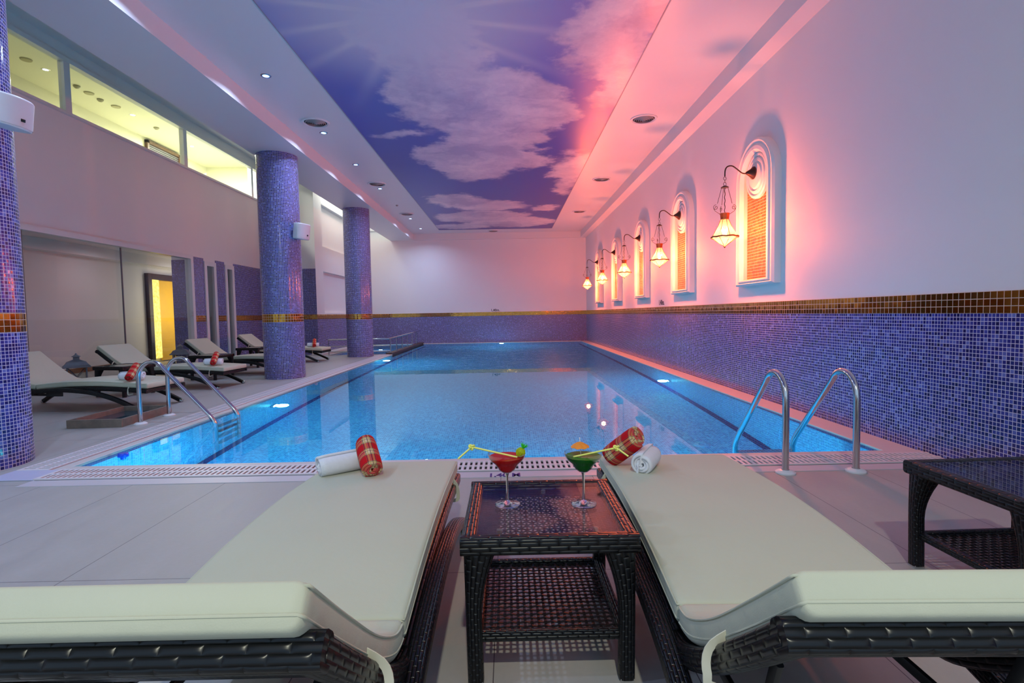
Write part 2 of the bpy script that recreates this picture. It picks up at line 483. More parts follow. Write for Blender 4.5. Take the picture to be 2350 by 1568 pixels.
# lamp shade glass
t = NT('amber_lamp_glass')
tr = t.new('ShaderNodeBsdfTransparent'); tr.inputs[0].default_value = (1, .62, .30, 1)
tl = t.new('ShaderNodeBsdfTranslucent'); tl.inputs[0].default_value = (1, .8, .5, 1)
gl = t.new('ShaderNodeBsdfGlossy'); gl.inputs['Roughness'].default_value = .1
m1 = t.new('ShaderNodeMixShader'); m1.inputs[0].default_value = .045
m2 = t.new('ShaderNodeMixShader'); m2.inputs[0].default_value = .06
t.l.new(tr.outputs[0], m1.inputs[1]); t.l.new(tl.outputs[0], m1.inputs[2]); t.l.new(m1.outputs[0], m2.inputs[1]); t.l.new(gl.outputs[0], m2.inputs[2])
t.l.new(m2.outputs[0], t.out.inputs[0])
M['lampglass'] = t.m

def liquid(name, col):
    t = NT(name)
    t.set(Base_Color=col, Roughness=.08, Specular_IOR_Level=.5)
    tl = t.new('ShaderNodeBsdfTranslucent'); tl.inputs[0].default_value = col
    m1 = t.new('ShaderNodeMixShader'); m1.inputs[0].default_value = .45
    t.l.new(t.b.outputs[0], m1.inputs[1]); t.l.new(tl.outputs[0], m1.inputs[2]); t.l.new(m1.outputs[0], t.out.inputs[0])
    return t.m
M['redjuice'] = liquid('red_cocktail', (.85, .025, .015, 1))
M['greenjuice'] = liquid('green_cocktail', (.015, .34, .015, 1))
M['straw'] = simple('pale_yellow_straw', srgb(236, 236, 120), .4, var=.03)
M['pineapple'] = simple('yellow_green_paper', srgb(214, 226, 20), .6, var=.25, scale=60)
M['leafgreen'] = simple('green_paper', srgb(40, 200, 40), .6, var=.3, scale=60)
M['umbrella'] = simple('orange_paper', srgb(238, 140, 40), .7, var=.15, scale=30)
M['whitestick'] = simple('white_stick', (.8, .8, .78, 1), .5, var=.03)

# printed sky
t = NT('printed_sky')
oc = t.objco()
_, nc = t.noise(oc, .75, 6, .62)
d1 = t.vmath('SCALE', t.vmath('SUBTRACT', nc, (.5, .5, .5))); d1.node.inputs[3].default_value = 1.5
_, nc2 = t.noise(oc, 3.2, 5, .6)
d2 = t.vmath('SCALE', t.vmath('SUBTRACT', nc2, (.5, .5, .5))); d2.node.inputs[3].default_value = .55
p = t.vmath('ADD', t.vmath('ADD', oc, d1), d2)
CL = [(-.45, 7.9, 1.25, 1.3), (-.2, 9.5, .85, .9), (-.6, 10.9, .95, 1.35), (.45, 10.7, .5, .6), (.45, 8.4, .6, .9), (-1.3, 14.5, .9, .75), (-.5, 15.2, 1.0, .7), (-.8, 16.9, 1.5, 1.0),
      (.2, 17.9, 1.4, .9), (1.6, 11.6, .6, 1.3), (1.5, 13.2, .3, .6), (1.15, 15.6, .45, .55), (1.3, 6.0, .55, 1.0), (1.6, 7.4, .35, .8), (-1.75, 9.05, .3, .16), (-1.5, 18.6, 1.2, .6), (1.2, 3, .8, 1.5), (-.9, 6.2, .8, .8)]
fld = None
for cx, cy, rx, ry in CL:
    q = t.vmath('DIVIDE', t.vmath('SUBTRACT', p, (cx, cy, 0)), (rx, ry, 1e6))
    dd = t.math('MULTIPLY', t.math('SUBTRACT', t.vmath('LENGTH', q), 1.0), min(rx, ry))
    fld = dd if fld is None else t.math('SMOOTH_MIN', fld, dd, .15)
mask = t.mapr(fld, .12, -.12, 0, 1, True)
soft, _ = t.noise(p, 1.1, 5, .55)
cloudc = t.mixc(t.mapr(soft, .35, .65), srgb(170, 160, 192), srgb(226, 214, 224))
sepo = t.new('ShaderNodeSeparateXYZ'); t.l.new(oc, sepo.inputs[0])
sk = t.mapr(sepo.outputs[1], 5, 11)
skyc = t.mixc(sk, srgb(118, 126, 196), srgb(48, 58, 158))
base = t.mixc(mask, skyc, cloudc)
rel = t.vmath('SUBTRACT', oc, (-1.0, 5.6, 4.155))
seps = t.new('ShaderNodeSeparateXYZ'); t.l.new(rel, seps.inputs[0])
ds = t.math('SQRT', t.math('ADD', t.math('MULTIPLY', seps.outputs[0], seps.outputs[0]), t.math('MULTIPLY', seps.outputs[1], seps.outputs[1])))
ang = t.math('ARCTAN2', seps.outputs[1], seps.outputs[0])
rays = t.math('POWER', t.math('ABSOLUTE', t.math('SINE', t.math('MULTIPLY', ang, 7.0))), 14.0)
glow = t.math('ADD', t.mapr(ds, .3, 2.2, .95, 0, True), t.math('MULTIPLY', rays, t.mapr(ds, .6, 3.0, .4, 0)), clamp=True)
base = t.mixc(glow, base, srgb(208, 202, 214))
t.set(Base_Color=base, Roughness=.3, Specular_IOR_Level=.35)
M['sky'] = t.m

# ================================================================ structure
XR, YF = 3.055, 20.35
ZS, ZC = 3.93, 4.16           # soffit and raised ceiling
XL, XW2, YJ = -7.0, -5.5, 15.4  # left wall, far-left wall, jog between them
ZT = 5.5                      # high ceiling along the left wall
PX0, PX1, PY0, PY1 = -3.22, 2.8, 3.875, 20.2
PD = 1.6
Z_DADO, Z_GB, Z_GT = 2.48, 1.02, 1.16

# floor deck
b = MB()
b.box(XL-2.6, XR, -2.0, PY0, -.12, 0)
b.box(XL-2.6, PX0, PY0, 14.85, -.12, 0)
b.box(XW2, -5.05, 14.85, YF, -.12, 0)
b.box(XL-2.6, XW2, 14.85, YJ, -.12, 0)
struct(b.build('floor', M['floor']))
# pool basin
b = MB()
b.box(PX0-.15, PX1+.15, PY0-.15, PY1+.15, -PD-.15, -PD)
b.box(PX0-.15, PX0, PY0-.15, PY1+.15, -PD, -.1201)
b.box(PX1, PX1+.15, PY0-.15, PY1+.15, -PD, -.1201)
b.box(PX0, PX1, PY0-.15, PY0, -PD, -.1201)
b.box(PX0, PX1, PY1, PY1+.15, -PD, -.1201)
basin = struct(b.build('pool_basin', M['mosaic_pool']))
b = MB()     # dark waterline and floor-edge stripes
for z0, z1, e in ((-.1202, -.02, .004),):
    b.box(PX0, PX0+e, PY0, 14.75, z0, z1); b.box(PX1-e, PX1, PY0, PY1, z0, z1)
    b.box(PX0, PX1, PY0, PY0+e, z0, z1); b.box(PX0, PX1, PY1-e, PY1, z0, z1)
b.box(PX0, PX0+.09, PY0, PY1, -PD, -PD+.003); b.box(PX1-.09, PX1, PY0, PY1, -PD, -PD+.003)
b.build('dark_stripe', M['darktile'], basin)
# coping stones round the pool
b = MB()
b.box(PX1, XR, PY0, YF, -.12, .0); b.box(PX0-.1, PX1, PY1, YF, -.12, .0)
b.box(PX0, PX1+.25, PY0-.085, PY0, .0, .006); b.box(PX0-.085, PX0, PY0-.085, 14.8, .0, .006)
b.box(-5.05, PX0, 14.77, 14.85, 0, .006)
b.box(XW2, -5.2, 14.85, YF, 0, .05)
struct(b.build('trim_1', M['coping'], bevel=.004))
b = MB(); b.box(PX0, PX1+.25, 3.42, 3.545, 0, .004); struct(b.build('trim_2', simple('pale_text_strip', srgb(196, 190, 196), .4, var=.04, scale=5)))
# dividing wall and the shallow pool behind the rail
b = MB(); b.box(-3.40, PX0, 14.75, YF, -.9, .05)
struct(b.build('wall_divider', simple('brown_ledge', srgb(70, 44, 40), .5, var=.2, scale=6), bevel=.01))
b = MB(); b.box(-5.05, -3.40, 14.85, YF, -.7, -.6); b.box(-5.15, -5.05, 14.85, YF, -.6, -.125); b.box(-5.05, -3.40, 14.75, 14.85, -.6, -.125)
struct(b.build('shallow_basin', M['mosaic_pool']))
# water
def water(name, x0, x1, y0, y1, label):
    b = MB(); b.quad([(x0, y0, -.012), (x1, y0, -.012), (x1, y1, -.012), (x0, y1, -.012)])
    return tag(b.build(name, M['water'], recalc=False), label, 'water', kind='stuff')
water('pool_water', PX0, PX1, PY0, PY1, 'calm blue water filling the long swimming pool')
water('shallow_pool_water', -5.05, -3.40, 14.85, YF, 'dark water of the shallow pool behind the steel railing')

# ceiling
b = MB()
b.box(-3.5, 2.84, -2, 20.2, ZC, ZC+.1)
b.box(-4.38, -3.5, -2, YF, ZS, ZC+.2)
b.box(2.84, XR+.1, -2, YF, ZS, ZC+.2)
b.box(-3.5, 2.84, 20.2, YF, ZS, ZC+.2)
b.box(XL-.1, -4.3, -2, YF+.4, ZT, ZT+.1)
b.box(-4.40, -4.30, -2, YF+.4, ZS+.1, ZT)
struct(b.build('ceiling', M['ceil']))
b = MB(); b.box(-2.4, 1.675, -2, 19.35, ZC-.005, ZC)
tag(b.build('ceiling_mural', M['sky']), 'large printed blue sky with white clouds set in the ceiling over the pool', 'ceiling mural')
b = MB()
for x in (-2.412, 1.675): b.box(x, x+.012, -2, 19.362, ZC-.009, ZC)
b.box(-2.4, 1.675, 19.35, 19.362, ZC-.009, ZC)
struct(b.build('trim_3', simple('mural_bead', (.3, .28, .36, 1), .4)))

# right wall
b = MB(); b.box(XR, XR+.15, -2, YF+.15, -.12, ZC+.2)
wr = struct(b.build('wall_right', M['paint']))
b = MB(); b.box(XR-.008, XR, -2, YF, 0, Z_GB); b.build('mosaic_dado', M['mosaic'], wr)
b = MB(); b.box(XR-.009, XR, -2, YF, Z_GB, Z_GB+.1401); b.M = Matrix()
gm_ = b
for f in range(len(gm_.f)):
    gm_.uv[f] = [(gm_.v[i][1], gm_.v[i][2]-Z_GB) if abs(gm_.v[gm_.f[f][0]][0]-gm_.v[gm_.f[f][2]][0]) < 1e-6 else (gm_.v[i][0]+gm_.v[i][1], gm_.v[i][2]-Z_GB) for i in gm_.f[f]]
gm_.build('gold_band', M['gold'], wr)
# far wall
b = MB(); b.box(XW2-.2, XR+.15, YF, YF+.15, -.12, ZS); b.box(XW2-.2, XR+.15, YF+.32, YF+.45, ZS-.02, ZT+.1); b.box(XW2-.2, -4.3, YF+.15, YF+.32, ZS-.1, ZS)
b.box(XW2, -4.3, YF+.24, YF+.32, 4.35, 4.42)
wf = struct(b.build('wall_far', M['paint']))
b = MB(); b.box(XW2, XR-.008, YF-.008, YF, 0, Z_GB); b.build('mosaic_dado', M['mosaic'], wf)
def band(b, x0, x1, y0, y1, z0=Z_GB, z1=Z_GB+.1401, name='gold_band', parent=None):
    b = MB(); b.box(x0, x1, y0, y1, z0, z1)
    along = 0 if (x1-x0) > (y1-y0) else 1
    for f in range(len(b.f)): b.uv[f] = [(b.v[i][along], b.v[i][2]-z0) for i in b.f[f]]
    return b.build(name, M['gold'], parent)
band(None, XW2, XR-.009, YF-.009, YF, parent=wf)
# left wall: glass partition, slit windows, clerestory
ZG, ZK0, ZK1 = 2.40, 4.38, 5.28
YA, YB = 1.0, 11.75            # glass partition
SL = [(12.37, 12.86), (13.27, 13.70)]
b = MB()
T = .42
b.box(XL-.12, XL, -2, YJ, ZG+.10, ZK0)                        # band between glass and clerestory
b.box(XL-.12, XL, -2, YJ, ZK1, ZT)
b.box(XL-.12, XL, -2, YA, 0, ZG+.1)
ys = [YB+.13] + [q for s_ in SL for q in s_] + [YJ]
for i in range(0, len(ys), 2): b.box(XL-T, XL, ys[i], ys[i+1], 0, ZG+.1)
for s_ in SL: b.box(XL-T, XL, s_[0], s_[1], 2.42, ZG+.1)
b.box(XL-.12, XL, 15.25, YJ, ZK0, ZK1)
wl = struct(b.build('wall_left', M['paint']))
for i in range(0, len(ys), 2):
    b = MB(); b.box(XL-.002, XL+.008, ys[i], ys[i+1], 0, Z_DADO); b.build('mosaic_dado', M['mosaic'], wl)
    band(None, XL-.001, XL+.009, ys[i], ys[i+1], parent=wl)
b = MB(); b.box(XL-T, XL, YB+.12, YB+.13, 0, ZG); b.build('mosaic_jamb', M['mosaic'], wl)
# return wall facing the camera and the wall beyond
b = MB(); b.box(XL-.12, XW2, YJ, YJ+.15, -.1, ZT); b.box(XW2-.12, XW2, YJ+.15, 16.05, -.1, ZT); b.box(XW2-.12, XW2, 16.05, YF, 0, 1.2)
b.box(XW2-.12, XW2, 16.05, YF, 2.45, 3.2); b.box(XW2-.22, XW2-.12, 16.05, YF, 1.2, 2.45); b.box(XW2-.22, XW2-.12, 16.05, YF, 3.2, 4.45)
b.box(XW2-.22, XW2, 16.05, YF, 4.45, 4.5); b.box(XW2-.12, XW2, 15.55, YF, 5.3, ZT)
w2 = struct(b.build('wall_far_left', M['paint']))
b = MB(); b.box(XL, XW2, YJ-.008, YJ, 0, Z_DADO); b.build('mosaic_dado', M['mosaic'], w2)
b = MB(); b.box(XW2, XW2+.008, YJ, YF, 0, Z_GB); b.build('mosaic_dado', M['mosaic'], w2)
band(None, XL, XW2+.009, YJ-.009, YJ, parent=w2); band(None, XW2, XW2+.009, YJ, YF, parent=w2)
b = MB(); b.box(XW2-.20, XW2-.19, 16.05, YF, 4.5, 5.3)
struct(b.build('window_5', M['litwindow']))

# glass partition (window_1) with frame
def glazed(name, x, y0, y1, z0, z1, fw_, mull, depth=.1, mat='whiteplastic', post=None):
    b = MB()
    b.box(x-depth/2, x+depth/2, y0, y1, z1-fw_, z1); 
    b.box(x-depth/2, x+depth/2, y1-fw_, y1, z0, z1-fw_); b.box(x-depth/2, x+depth/2, y0, y0+fw_, z0, z1-fw_)
    if post: 
        b.box(x-depth/2, x+depth/2, y0+fw_, y1-fw_, z0, z0+post)
    for m_, w_ in mull: b.box(x-depth*.4, x+depth*.4, m_-w_/2, m_+w_/2, z0+(post or 0), z1-fw_)
    o = struct(b.build(name, M[mat]))
    b = MB(); b.box(x-.006, x+.006, y0+fw_*.5, y1-fw_*.5, z0+.005, z1-fw_*.5); b.build('pane', M['pane'], o)
    return o
w1 = glazed('window_1', XL, YA, YB+.12, 0, ZG+.1, .09, [], .14)
b = MB()
for y in (5.2, 7.77, 9.75): b.box(XL-.008, XL+.008, y-.012, y+.012, 0, ZG)
b.build('glazing_joint', simple('grey_joint', (.12, .11, .13, 1), .5), w1)
b = MB(); b.cbox((XL+.05, YB+.02, 1.2), (.03, .03, .1)); b.build('door_handle', M['steel'], w1)
for i, s_ in enumerate(SL):
    o = glazed('window_%d' % (i+2), XL-.02, s_[0], s_[1], 0, 2.42, .1, [], .1, post=.1)
    b = MB(); b.box(XL-T+.02, XL-T+.03, s_[0], s_[1], 0, 2.42); b.build('dark_backing', simple('smoked_backing', (.035, .05, .05, 1), .3), o)
glazed('window_4', XL, -2, 15.25, ZK0, ZK1, .07, [(8.72, .12), (11.82, .12), (14.85, .10)], .12, 'whiteplastic', post=.04)

# upper corridor seen through the clerestory
b = MB(); b.box(-9.2, -9.0, 2, 16.5, 4.2, 5.7); b.box(-9.0, XL-.06, 2, 16.5, 5.65, 5.75); b.box(-9.0, XL-.12, 2, 16.5, 4.2, 4.3)
b.box(-9.0, XL-.12, 16.3, 16.5, 4.3, 5.65)
struct(b.build('wall_corridor', M['cream']))
b = MB(); b.box(-8.9, -8.5, 15.6, 16.2, 4.4, 5.5); 
# lobby behind the glass
b = MB(); b.box(-9.2, -9.0, 2, 17.2, 0, 2.7); b.box(-9.0, XL-.12, 2, 17.2, 2.66, 2.76); b.box(-9.0, -8.75, 2, 17.2, 2.44, 2.66); b.box(-9.0, XL-T, 17.0, 17.2, 0, 2.66)
struct(b.build('wall_lobby', M['paint']))
b = MB(); b.box(-8.998, -8.985, 2, 13.3, 0, .1); struct(b.build('baseboard_lobby', simple('orange_skirting', srgb(140, 84, 50), .5)))
# gold door in the lobby
b = MB(); b.box(-9.0, -8.9, 13.30, 13.44, 0, 2.25); b.box(-9.0, -8.9, 15.08, 15.26, 0, 2.25); b.box(-9.0, -8.9, 13.44, 15.08, 2.1, 2.25)
dr = struct(b.build('door_1', M['doorframe'], bevel=.01), 'gold double door in a dark frame behind the glass partition')
b = MB(); b.box(-8.97, -8.93, 13.44, 13.74, .1, 2.1); b.build('lit_panel', M['onyx'], dr)
for y0, y1 in ((13.74, 14.36), (14.39, 15.08)):
    b = MB(); b.box(-8.97, -8.94, y0, y1, .03, 2.1); b.build('door_leaf', M['golddoor'], dr, bevel=.008)

# ================================================================ columns
def column(x, y, label):
    c = thing('mosaic_column', label, 'column', (x, y, 0), 0, 'mosaic clad columns beside the pool')
    r = .345
    n = round(2*PI*r/.0262)
    rr = n*.0262/(2*PI)
    z1, z2 = 1.0, 1.145
    nz = 56
    b = MB(); b.lathe([(r, 0), (r, z1)], 72, uvr=rr); b.lathe([(r, z2), (r, ZS)], 72, uvr=rr)
    b.build('shaft', M['mosaic'], c, smooth=40)
    n2 = round(2*PI*r/.0467); 
    b = MB(); b.lathe([(r+.001, z1), (r+.001, z2)], 72, uvr=n2*.0467/(2*PI)); b.build('gold_band', M['gold'], c, smooth=40)
    return c
COLS = [(-4.02, 3.95), (-4.02, 9.55), (-3.985, 14.33)]
for (x, y), l in zip(COLS, ('tall blue mosaic column nearest the camera, cut off by the left edge', 'blue mosaic column in the middle of the row carrying a white speaker', 'farthest blue mosaic column, beside the steel railing')):
    column(x, y, l)

# ================================================================ niches and wall lanterns
def niche():
    root = thing('wall_niche', '', 'niche')
    # outer frame, arched, built in the (y, z) plane, wall at x=0, protruding towards -x
    hw, zb, zt = .49, 1.37, 3.10
    def outline(w, z0, z1, n=20):
        pts = [(w, z0)]
        cz = z1-w
        pts += [(w*math.cos(PI*k/n), cz+w*math.sin(PI*k/n)) for k in range(n+1)]
        pts.append((-w, z0)); return pts
    steps = [(.49, 1.37, 3.10, 0), (.49, 1.37, 3.10, -.075), (.455, 1.39, 3.075, -.095), (.43, 1.40, 3.05, -.082), (.405, 1.41, 3.03, -.082), (.385, 1.42, 3.01, -.10), (.345, 1.43, 2.97, -.10), (.31, 1.445, 2.94, -.06), (.31, 1.445, 2.94, -.012)]
    b = MB(); rings = []
    for w, z0, z1, x in steps: rings.append([b.V((x, y, z)) for y, z in outline(w, z0, z1)])
    k = len(rings[0])
    for a, c in zip(rings[:-1], rings[1:]):
        for j in range(k): b.F([a[j], a[(j+1) % k], c[(j+1) % k], c[j]])
    b.build('frame', M['plaster'], root, smooth=35)
    b = MB(); ids = [b.V((-.014, y, z)) for y, z in outline(.31, 1.445, 2.94)]; b.F(ids)
    b.build('gold_panel', M['gold_small'], root)
    b = MB(); b.M = Matrix.Translation((-.014, 0, 2.67)) @ Matrix.Rotation(-PI/2, 4, 'Y')
    b.lathe([(.27, 0), (.27, .03), (.255, .045), (.235, .045), (.22, .03), (.205, .05), (.18, .055), (.16, .04), (.145, .06), (.11, .065), (.0001, .07)], 40)
    b.build('rosette', M['plaster'], root, smooth=35)
    return root
def lantern_lamp():
    root = thing('wall_lamp', '', 'wall lamp')
    # local: origin on the wall plane under the bracket, -x to the pool, z absolute
    xb, zbk = -.085, 2.70
    b = MB(); b.M = Matrix.Translation((xb, 0, zbk)) @ Matrix.Rotation(-PI/2, 4, 'Y')
    b.lathe([(.075, 0), (.074, .012), (.055, .03), (.038, .05), (.024, .075), (.012, .092), (.0001, .1)], 24)
    b.build('wall_bracket', M['bronze'], root, smooth=40)
    xe = LAMP_X-XR
    arm = smooth_path([(xb-.08, 0, 2.695), (-.22, 0, 2.70), (-.28, 0, 2.745), (-.34, 0, 2.785), (-.395, 0, 2.78), (xe+.005, 0, 2.74), (xe, 0, 2.665)], 30)
    b = MB(); b.tube(arm, .008, 8); b.build('arm', M['bronze'], root, smooth=60)
    b = MB()
    for i, z in enumerate((2.64, 2.575)):
        b.tube([(xe+.018*math.cos(a)*(1 if i == 0 else 1), .018*math.cos(a)*.3, z+.02*math.sin(a)) for a in [2*PI*k/14 for k in range(14)]], .003, 6, closed=True)
    b.tube([(xe, 0, 2.62), (xe, 0, 2.595)], .003, 6)
    b.build('chain', M['bronze'], root, smooth=60)
    b = MB(); b.lathe([(.0001, 2.556), (.02, 2.553), (.044, 2.538), (.046, 2.53), (.02, 2.528), (.0001, 2.526)], 20, (xe, 0, 0)); b.build('cap', M['bronze'], root, smooth=40)
    b = MB()
    n = 4
    rod = [(xe+.004*math.cos(k*.9), .004*math.sin(k*.9), 2.53-.335*k/30) for k in range(31)]
    b.tube(rod, .0045, 6)
    for q in range(3):
        a = (0, PI, PI/2)[q]
        ca, sa = math.cos(a), math.sin(a)
        prof = [(.038, 2.53), (.06, 2.45), (.088, 2.345)]
        scr = [(.088+.0, 2.345)]
        cx_, cz_ = .105, 2.315
        pts = smooth_path([(xe+r_*ca, r_*sa, z_) for r_, z_ in prof], 8)
        b.tube(pts, .003, 5)
        sp = []
        for k in range(24):
            an = R(60)+R(520)*k/23; rr = .006+.026*k/23
            sp.append((.107+rr*math.cos(an+R(-120)), 2.30+rr*math.sin(an+R(-120))))
        b.tube([(xe+r_*ca, r_*sa, z_) for r_, z_ in sp], .003, 5)
        lo = smooth_path([(.135, 2.30), (.128, 2.275), (.10, 2.245), (.055, 2.215)], 10)if False else [(.134, 2.30), (.13, 2.28), (.115, 2.257), (.09, 2.24), (.055, 2.218)]
        b.tube([(xe+r_*ca, r_*sa, z_) for r_, z_ in lo], .003, 5)
    b.build('scroll_hanger', M['bronze'], root, smooth=60)
    b = MB(); b.lathe([(.05, 2.155), (.05, 2.16), (.058, 2.225), (.06, 2.228), (.054, 2.222), (.046, 2.158), (.05, 2.155)], 8, (xe, 0, 0)); b.build('collar', M['copper'], root, smooth=30)
    b = MB(); b.lathe([(.046, 2.16), (.075, 2.08), (.15, 1.95)], 8, (xe, 0, 0)); b.lathe([(.15, 1.945), (.08, 1.89), (.006, 1.838)], 8, (xe, 0, 0)); b.build('glass_shade', M['lampglass'], root)
    b = MB()
    b.tube([(xe+.155*math.cos(2*PI*k/24), .155*math.sin(2*PI*k/24), 1.947+.004*math.sin(k*2.1)) for k in range(24)], .009, 8, closed=True)
    for k in range(8):
        a = 2*PI*k/8; ca, sa = math.cos(a), math.sin(a)
        b.tube([(xe+.048*ca, .048*sa, 2.158), (xe+.077*ca, .077*sa, 2.08), (xe+.153*ca, .153*sa, 1.948)], .0028, 5)
        b.tube([(xe+.153*ca, .153*sa, 1.944), (xe+.08*ca, .08*sa, 1.888), (xe+.004*ca, .004*sa, 1.834)], .0028, 5)
    b.lathe([(.0001, 1.815), (.008, 1.822), (.012, 1.832), (.0001, 1.845)], 10, (xe, 0, 0))
    b.build('cage', M['copper'], root, smooth=50)
    b = MB(); b.sphere((xe, 0, 2.0), .028, 14, 10, sz=1.3); b.build('bulb', M['bulb'], root, smooth=60)
    return root
places = ['nearest the camera', 'second from the camera', 'third from the camera, middle of the row', 'fourth from the camera', 'farthest, next to the end wall']
ni = niche(); la = lantern_lamp()
for i, y in enumerate(NICHE_Y):
    o = ni if i == 0 else copy_tree(ni)
    o.location = (XR, y, 0)
    tag(o, 'arched white plaster niche with gold mosaic panel, %s' % places[i], 'niche', 'arched niches on the right wall')
    o = la if i == 0 else copy_tree(la)
    o.location = (XR, y, 0)
    tag(o, 'glowing hanging wall lantern on curled bronze arm, %s' % places[i], 'wall lamp', 'wall lanterns over the pool edge')
    light('POINT', 'lantern_lamp', (LAMP_X, y, 1.985), 222, (1.0, .25, .145), .055)

# ================================================================ ceiling fittings
def downlight(x, y, z, label, group, lens='bluedot'):
    c = thing('downlight', label, 'ceiling light', (x, y, z), 0, group)
    b = MB(); b.lathe([(.044, -.004), (.056, -.006), (.066, -.003), (.068, 0)], 24); b.build('trim_ring', M['steel'], c, smooth=40)
    b = MB(); b.disc((0, 0, -.004), .046, 20, flip=True); b.build('lens', M[lens], c)
    return c
ordw = ['nearest', 'second', 'third', 'fourth', 'fifth', 'farthest']
for i, y in enumerate(DL_Y): downlight(DL_X, y, ZC, 'small blue-white ceiling spotlight left of the sky mural, %s of the row' % ordw[i], 'spotlights beside the mural')
M['louvre'] = simple('grey_louvre_ring', (.28, .27, .28, 1), .5, var=.02)
def vent(x, y, label):
    c = thing('ceiling_vent', label, 'vent', (x, y, ZC), 0, 'round air vents in the ceiling')
    b = MB(); b.lathe([(.215, 0), (.213, -.014), (.19, -.02), (.175, -.006), (.17, .0)], 36); b.build('rim', M['whiteplastic'], c, smooth=40)
    b = MB()
    for k in range(5):
        r = .155-.03*k; b.lathe([(r, -.002), (r-.004, -.014-.003*k), (r-.013, -.022-.004*k), (r-.015, -.02-.004*k), (r-.01, -.01-.002*k)], 32)
    b.build('louvre_ring', M['louvre'], c, smooth=40)
    b = MB(); b.disc((0, 0, -.002), .17, 30, flip=True); b.build('dark_opening', M['dark'], c)
for (x, y), l in zip([(-2.98, 8.585), (-2.98, 12.543), (-2.98, 16.25), (2.25, 8.644), (2.25, 12.426), (2.25, 16.274), (-.46, 19.78)],
                     ['left of the mural, nearest', 'left of the mural, middle one', 'left of the mural, farthest', 'right of the mural, nearest', 'right of the mural, middle one', 'right of the mural, farthest', 'beyond the far end of the mural']):
    vent(x, y, 'round white ceiling air vent '+l)
b = MB(); b.lathe([(.035, 0), (.035, -.01), (.02, -.03), (.0001, -.032)], 16, (-3.015, 14.963, ZC)); tag(b.build('smoke_detector', simple('grey_sensor', (.3, .3, .3, 1), .5), smooth=40), 'small grey sensor on the ceiling left of the mural', 'sensor')
# corridor fittings
for (y, x), w_ in zip([(9.92, -8.29), (12.11, -8.26), (14.32, -8.25)], ('first', 'middle', 'last')):
    downlight(x, y, 5.65, 'cool spotlight in the corridor ceiling behind the high windows, %s pane' % w_, 'corridor spotlights', 'warmdot')
for i, (y, x) in enumerate([(9.53, -8.29), (10.93, -8.30), (11.62, -8.27)]):
    b = MB(); b.lathe([(.09, 0), (.08, -.02), (.0001, -.022)], 18, (x, y, 5.65)); tag(b.build('ceiling_speaker', simple('tan_grille', (.4, .37, .22, 1), .6), smooth=40), 'flat round grille on the corridor ceiling, %s one' % ('nearest', 'middle', 'farthest')[i], 'ceiling grille', 'corridor ceiling grilles')
for i, (y, x) in enumerate([(10.60, -8.28), (11.25, -8.32), (12.91, -8.26)]):
    b = MB(); b.lathe([(.06, 0), (.06, -.02), (.03, -.05), (.0001, -.055)], 14, (x, y, 5.65)); tag(b.build('sprinkler', simple('tan_sprinkler', (.3, .28, .18, 1), .5), smooth=40), 'small sprinkler head on the corridor ceiling, %s one' % ('nearest', 'middle', 'farthest')[i], 'sprinkler', 'corridor sprinklers')
c = thing('louvred_cabinet', 'brown wooden louvred opening high on the corridor wall', 'louvre', (-9.0, 14.25, 5.22))
b = MB(); b.box(0, .08, -.68, -.61, 0, .38); b.box(0, .08, .61, .68, 0, .38); b.box(0, .08, -.68, .68, .31, .38); b.box(0, .08, -.68, .68, 0, .05); b.build('frame', M['brownwood'], c)
b = MB()
for k in range(5): b.box(.01, .05, -.61, .61, .06+.05*k, .085+.05*k)
b.build('louvre', simple('grey_louvre', (.10, .10, .11, 1), .5), c)
downlight(-8.0, 8.75, 2.66, 'blue-white spotlight in the lobby ceiling behind the glass partition', None, 'bluedot')

# ================================================================ pool fittings
M['inlet'] = simple('pale_blue_inlet', srgb(120, 170, 210), .5)
names = {0: 'on the left pool wall, nearest', 1: 'on the left pool wall, near the railing', 2: 'on the right pool wall', 3: 'in the middle of the far pool wall'}
for i in range(4):
    (p, n) = POOL_LIGHTS[i]
    c = thing('pool_light', 'round glowing underwater light '+names[i], 'pool light', p, 0, 'underwater lights')
    Mx = Matrix.Rotation(PI/2 if n[0] > 0 else -PI/2, 4, 'Y') if n[0] else Matrix.Rotation(PI/2, 4, 'X')
    b = MB(); b.M = Mx; b.lathe([(.10, 0), (.10, .02), (.085, .03), (.08, .025)], 24); b.build('bezel', M['steel'], c, smooth=40)
    b = MB(); b.M = Mx; b.lathe([(.08, .02), (.05, .032), (.0001, .036)], 24); b.build('lens', M['poolbulb'], c, smooth=60)
for (x, y), w_ in zip([(2.145, 5.8), (-1.82, 5.69), (-1.8, 8.84), (.13, 8.95)], ('front right', 'front left', 'back left', 'back centre')):
    b = MB(); b.lathe([(.09, 0), (.085, .015), (.04, .03), (.03, .02), (.0001, .025)], 24, (x, y, -PD)); tag(b.build('pool_inlet', M['inlet'], smooth=40), 'pale round inlet on the pool floor, %s one' % w_, 'pool inlet', 'inlets on the pool floor')
# floating dispenser
c = thing('chlorine_floater', 'blue plastic floating dispenser in the front left pool corner', 'pool dispenser', (-3.085, 4.20, -.012))
c.scale = (.62, .62, .62)
b = MB(); b.lathe([(.0001, .05), (.055, .048), (.062, .03), (.062, .0), (.05, -.015), (.0001, -.016)], 20); b.build('cap', M['blueplastic'], c, smooth=40)
b = MB(); b.lathe([(.03, -.015), (.035, -.03), (.03, -.15), (.0001, -.152)], 16); b.build('basket', M['blueplastic'], c, smooth=40)

